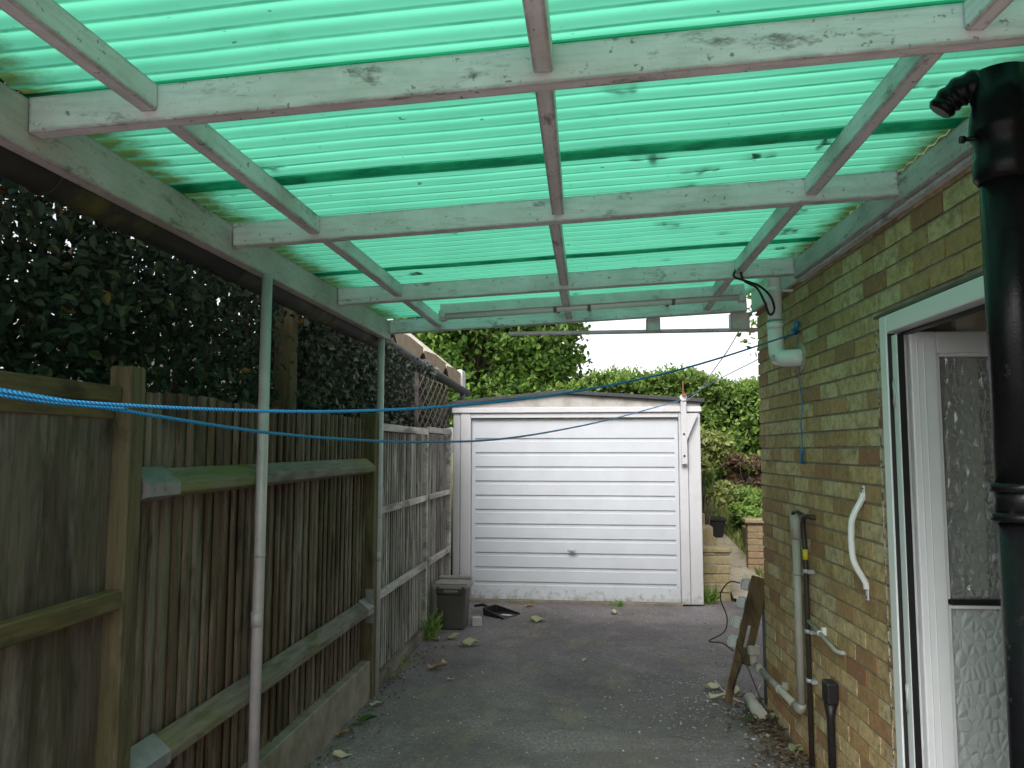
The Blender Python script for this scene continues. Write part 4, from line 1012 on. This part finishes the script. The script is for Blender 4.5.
fallen(.83,4.66,.075,LDG,'dark green rounded leaf among the litter by the house wall',1.2,15)
fallen(.95,4.72,.085,LG,'broad light green leaf nearest the house wall below the pipe offcut',-.3,16)
fallen(.93,4.86,.07,LB,'tan leaf in the litter just under the pipe offcut',-.6,17)
fallen(.90,4.42,.05,LY,'small pale leaf in the litter in front of the dark green rounded leaf',.3,18)
fallen(.71,5.27,.085,LY,'yellow leaf left of the plank foot, the farther one',.4,19)
fallen(.72,5.08,.085,LY,'cream leaf left of the plank foot, the nearer one',.1,20)
fallen(.86,5.22,.07,LY,'yellowish leaf behind the plank foot',1.3,21)
fallen(.985,4.22,.07,LG,'upright greenish leaf against the house wall base near the black pole',1.3,22,.02)

# weeds
def weed(n, c, r, h, mat, label, name='weed'):
    m = MB()
    for _ in range(n):
        p = Vector((c[0]+U(-r[0],r[0]), c[1]+U(-r[1],r[1]), .002)); d = Vector((U(-.7,.7),U(-.7,.7),1)).normalized(); L = U(.4,1)*h
        for k in range(4): m.leaf(p+d*L*k/4, d+rvec()*.6, rvec(), L*.38, L*.14)
    tag(m.build(name, mat), label, 'weed')
weed(34, (-1.41,6.45), (.05,.12), .22, L_SHOOT, 'clump of bright green weeds at the fence foot beside the bin')
weed(60, (-.86,7.93), (.30,.03), .05, L_SHOOT, 'strip of low weeds along the left bottom of the garage door')
weed(25, (.14,7.93), (.09,.03), .08, L_SHOOT, 'small weed tuft under the garage door, right of its middle')
weed(30, (1.11,8.16), (.06,.06), .20, L_SHOOT, 'weeds growing between the garage corner and low block wall')
weed(18, (-1.40,5.5), (.03,.25), .06, L_YEL, 'dry weeds along the base of the longer slatted panel')
# litter of glass, grit and plant scraps
m = MB()
for _ in range(1100):
    if random.random() < .5: x, y = random.gauss(.70,.22), random.gauss(5.0,.38)
    else: x, y = random.gauss(.90,.10), U(3.4,5.2)
    if x > 1.24-.05*y-.02 or x < .1: continue
    s_ = U(.002,.006)*(1.8 if random.random()<.08 else 1); m.obox((x,y,.008+s_*.3), s_*2, s_*1.3, s_*.7, Matrix.Rotation(U(0,3),4,'Z'))
for _ in range(1300):
    x, y = U(-1.35,1.0), U(2.6,7.9); s_ = U(.002,.006); m.obox((x,y,.008+s_*.3), s_*2, s_*1.3, s_*.7, Matrix.Rotation(U(0,3),4,'Z'))
t = NT('pale_grit'); tag(m.build('grit', t.fin(t.ramp(t.island(), [(0., (.16,.15,.13)), (.6, (.30,.29,.27)), (1., (.55,.55,.53))]), .5)), 'pale grit and glass crumbs scattered over the drive', 'grit', kind='stuff')
m = MB()
for _ in range(650):
    x, y = random.gauss(.93,.09), U(3.5,5.15)
    if x > 1.24-.05*y-.015: x = 1.24-.05*y-.02-abs(random.gauss(0,.05))
    m.leaf(Vector((x,y,U(.006,.035))), Vector((U(-1,1),U(-1,1),.15)), Vector((0,0,1))+rvec()*.5, U(.015,.05), U(.008,.02))
for _ in range(260):
    y = U(3.2,6.6); x = -1.44 + abs(random.gauss(0,.10)); x = max(x, -1.43)
    m.leaf(Vector((x,y,U(.006,.015))), Vector((U(-1,1),U(-1,1),.1)), Vector((0,0,1))+rvec()*.4, U(.01,.035), U(.006,.014))
tag(m.build('leaf_litter', L_BRN), 'fine brown leaf litter gathered along the wall and fence feet', 'litter', kind='stuff')
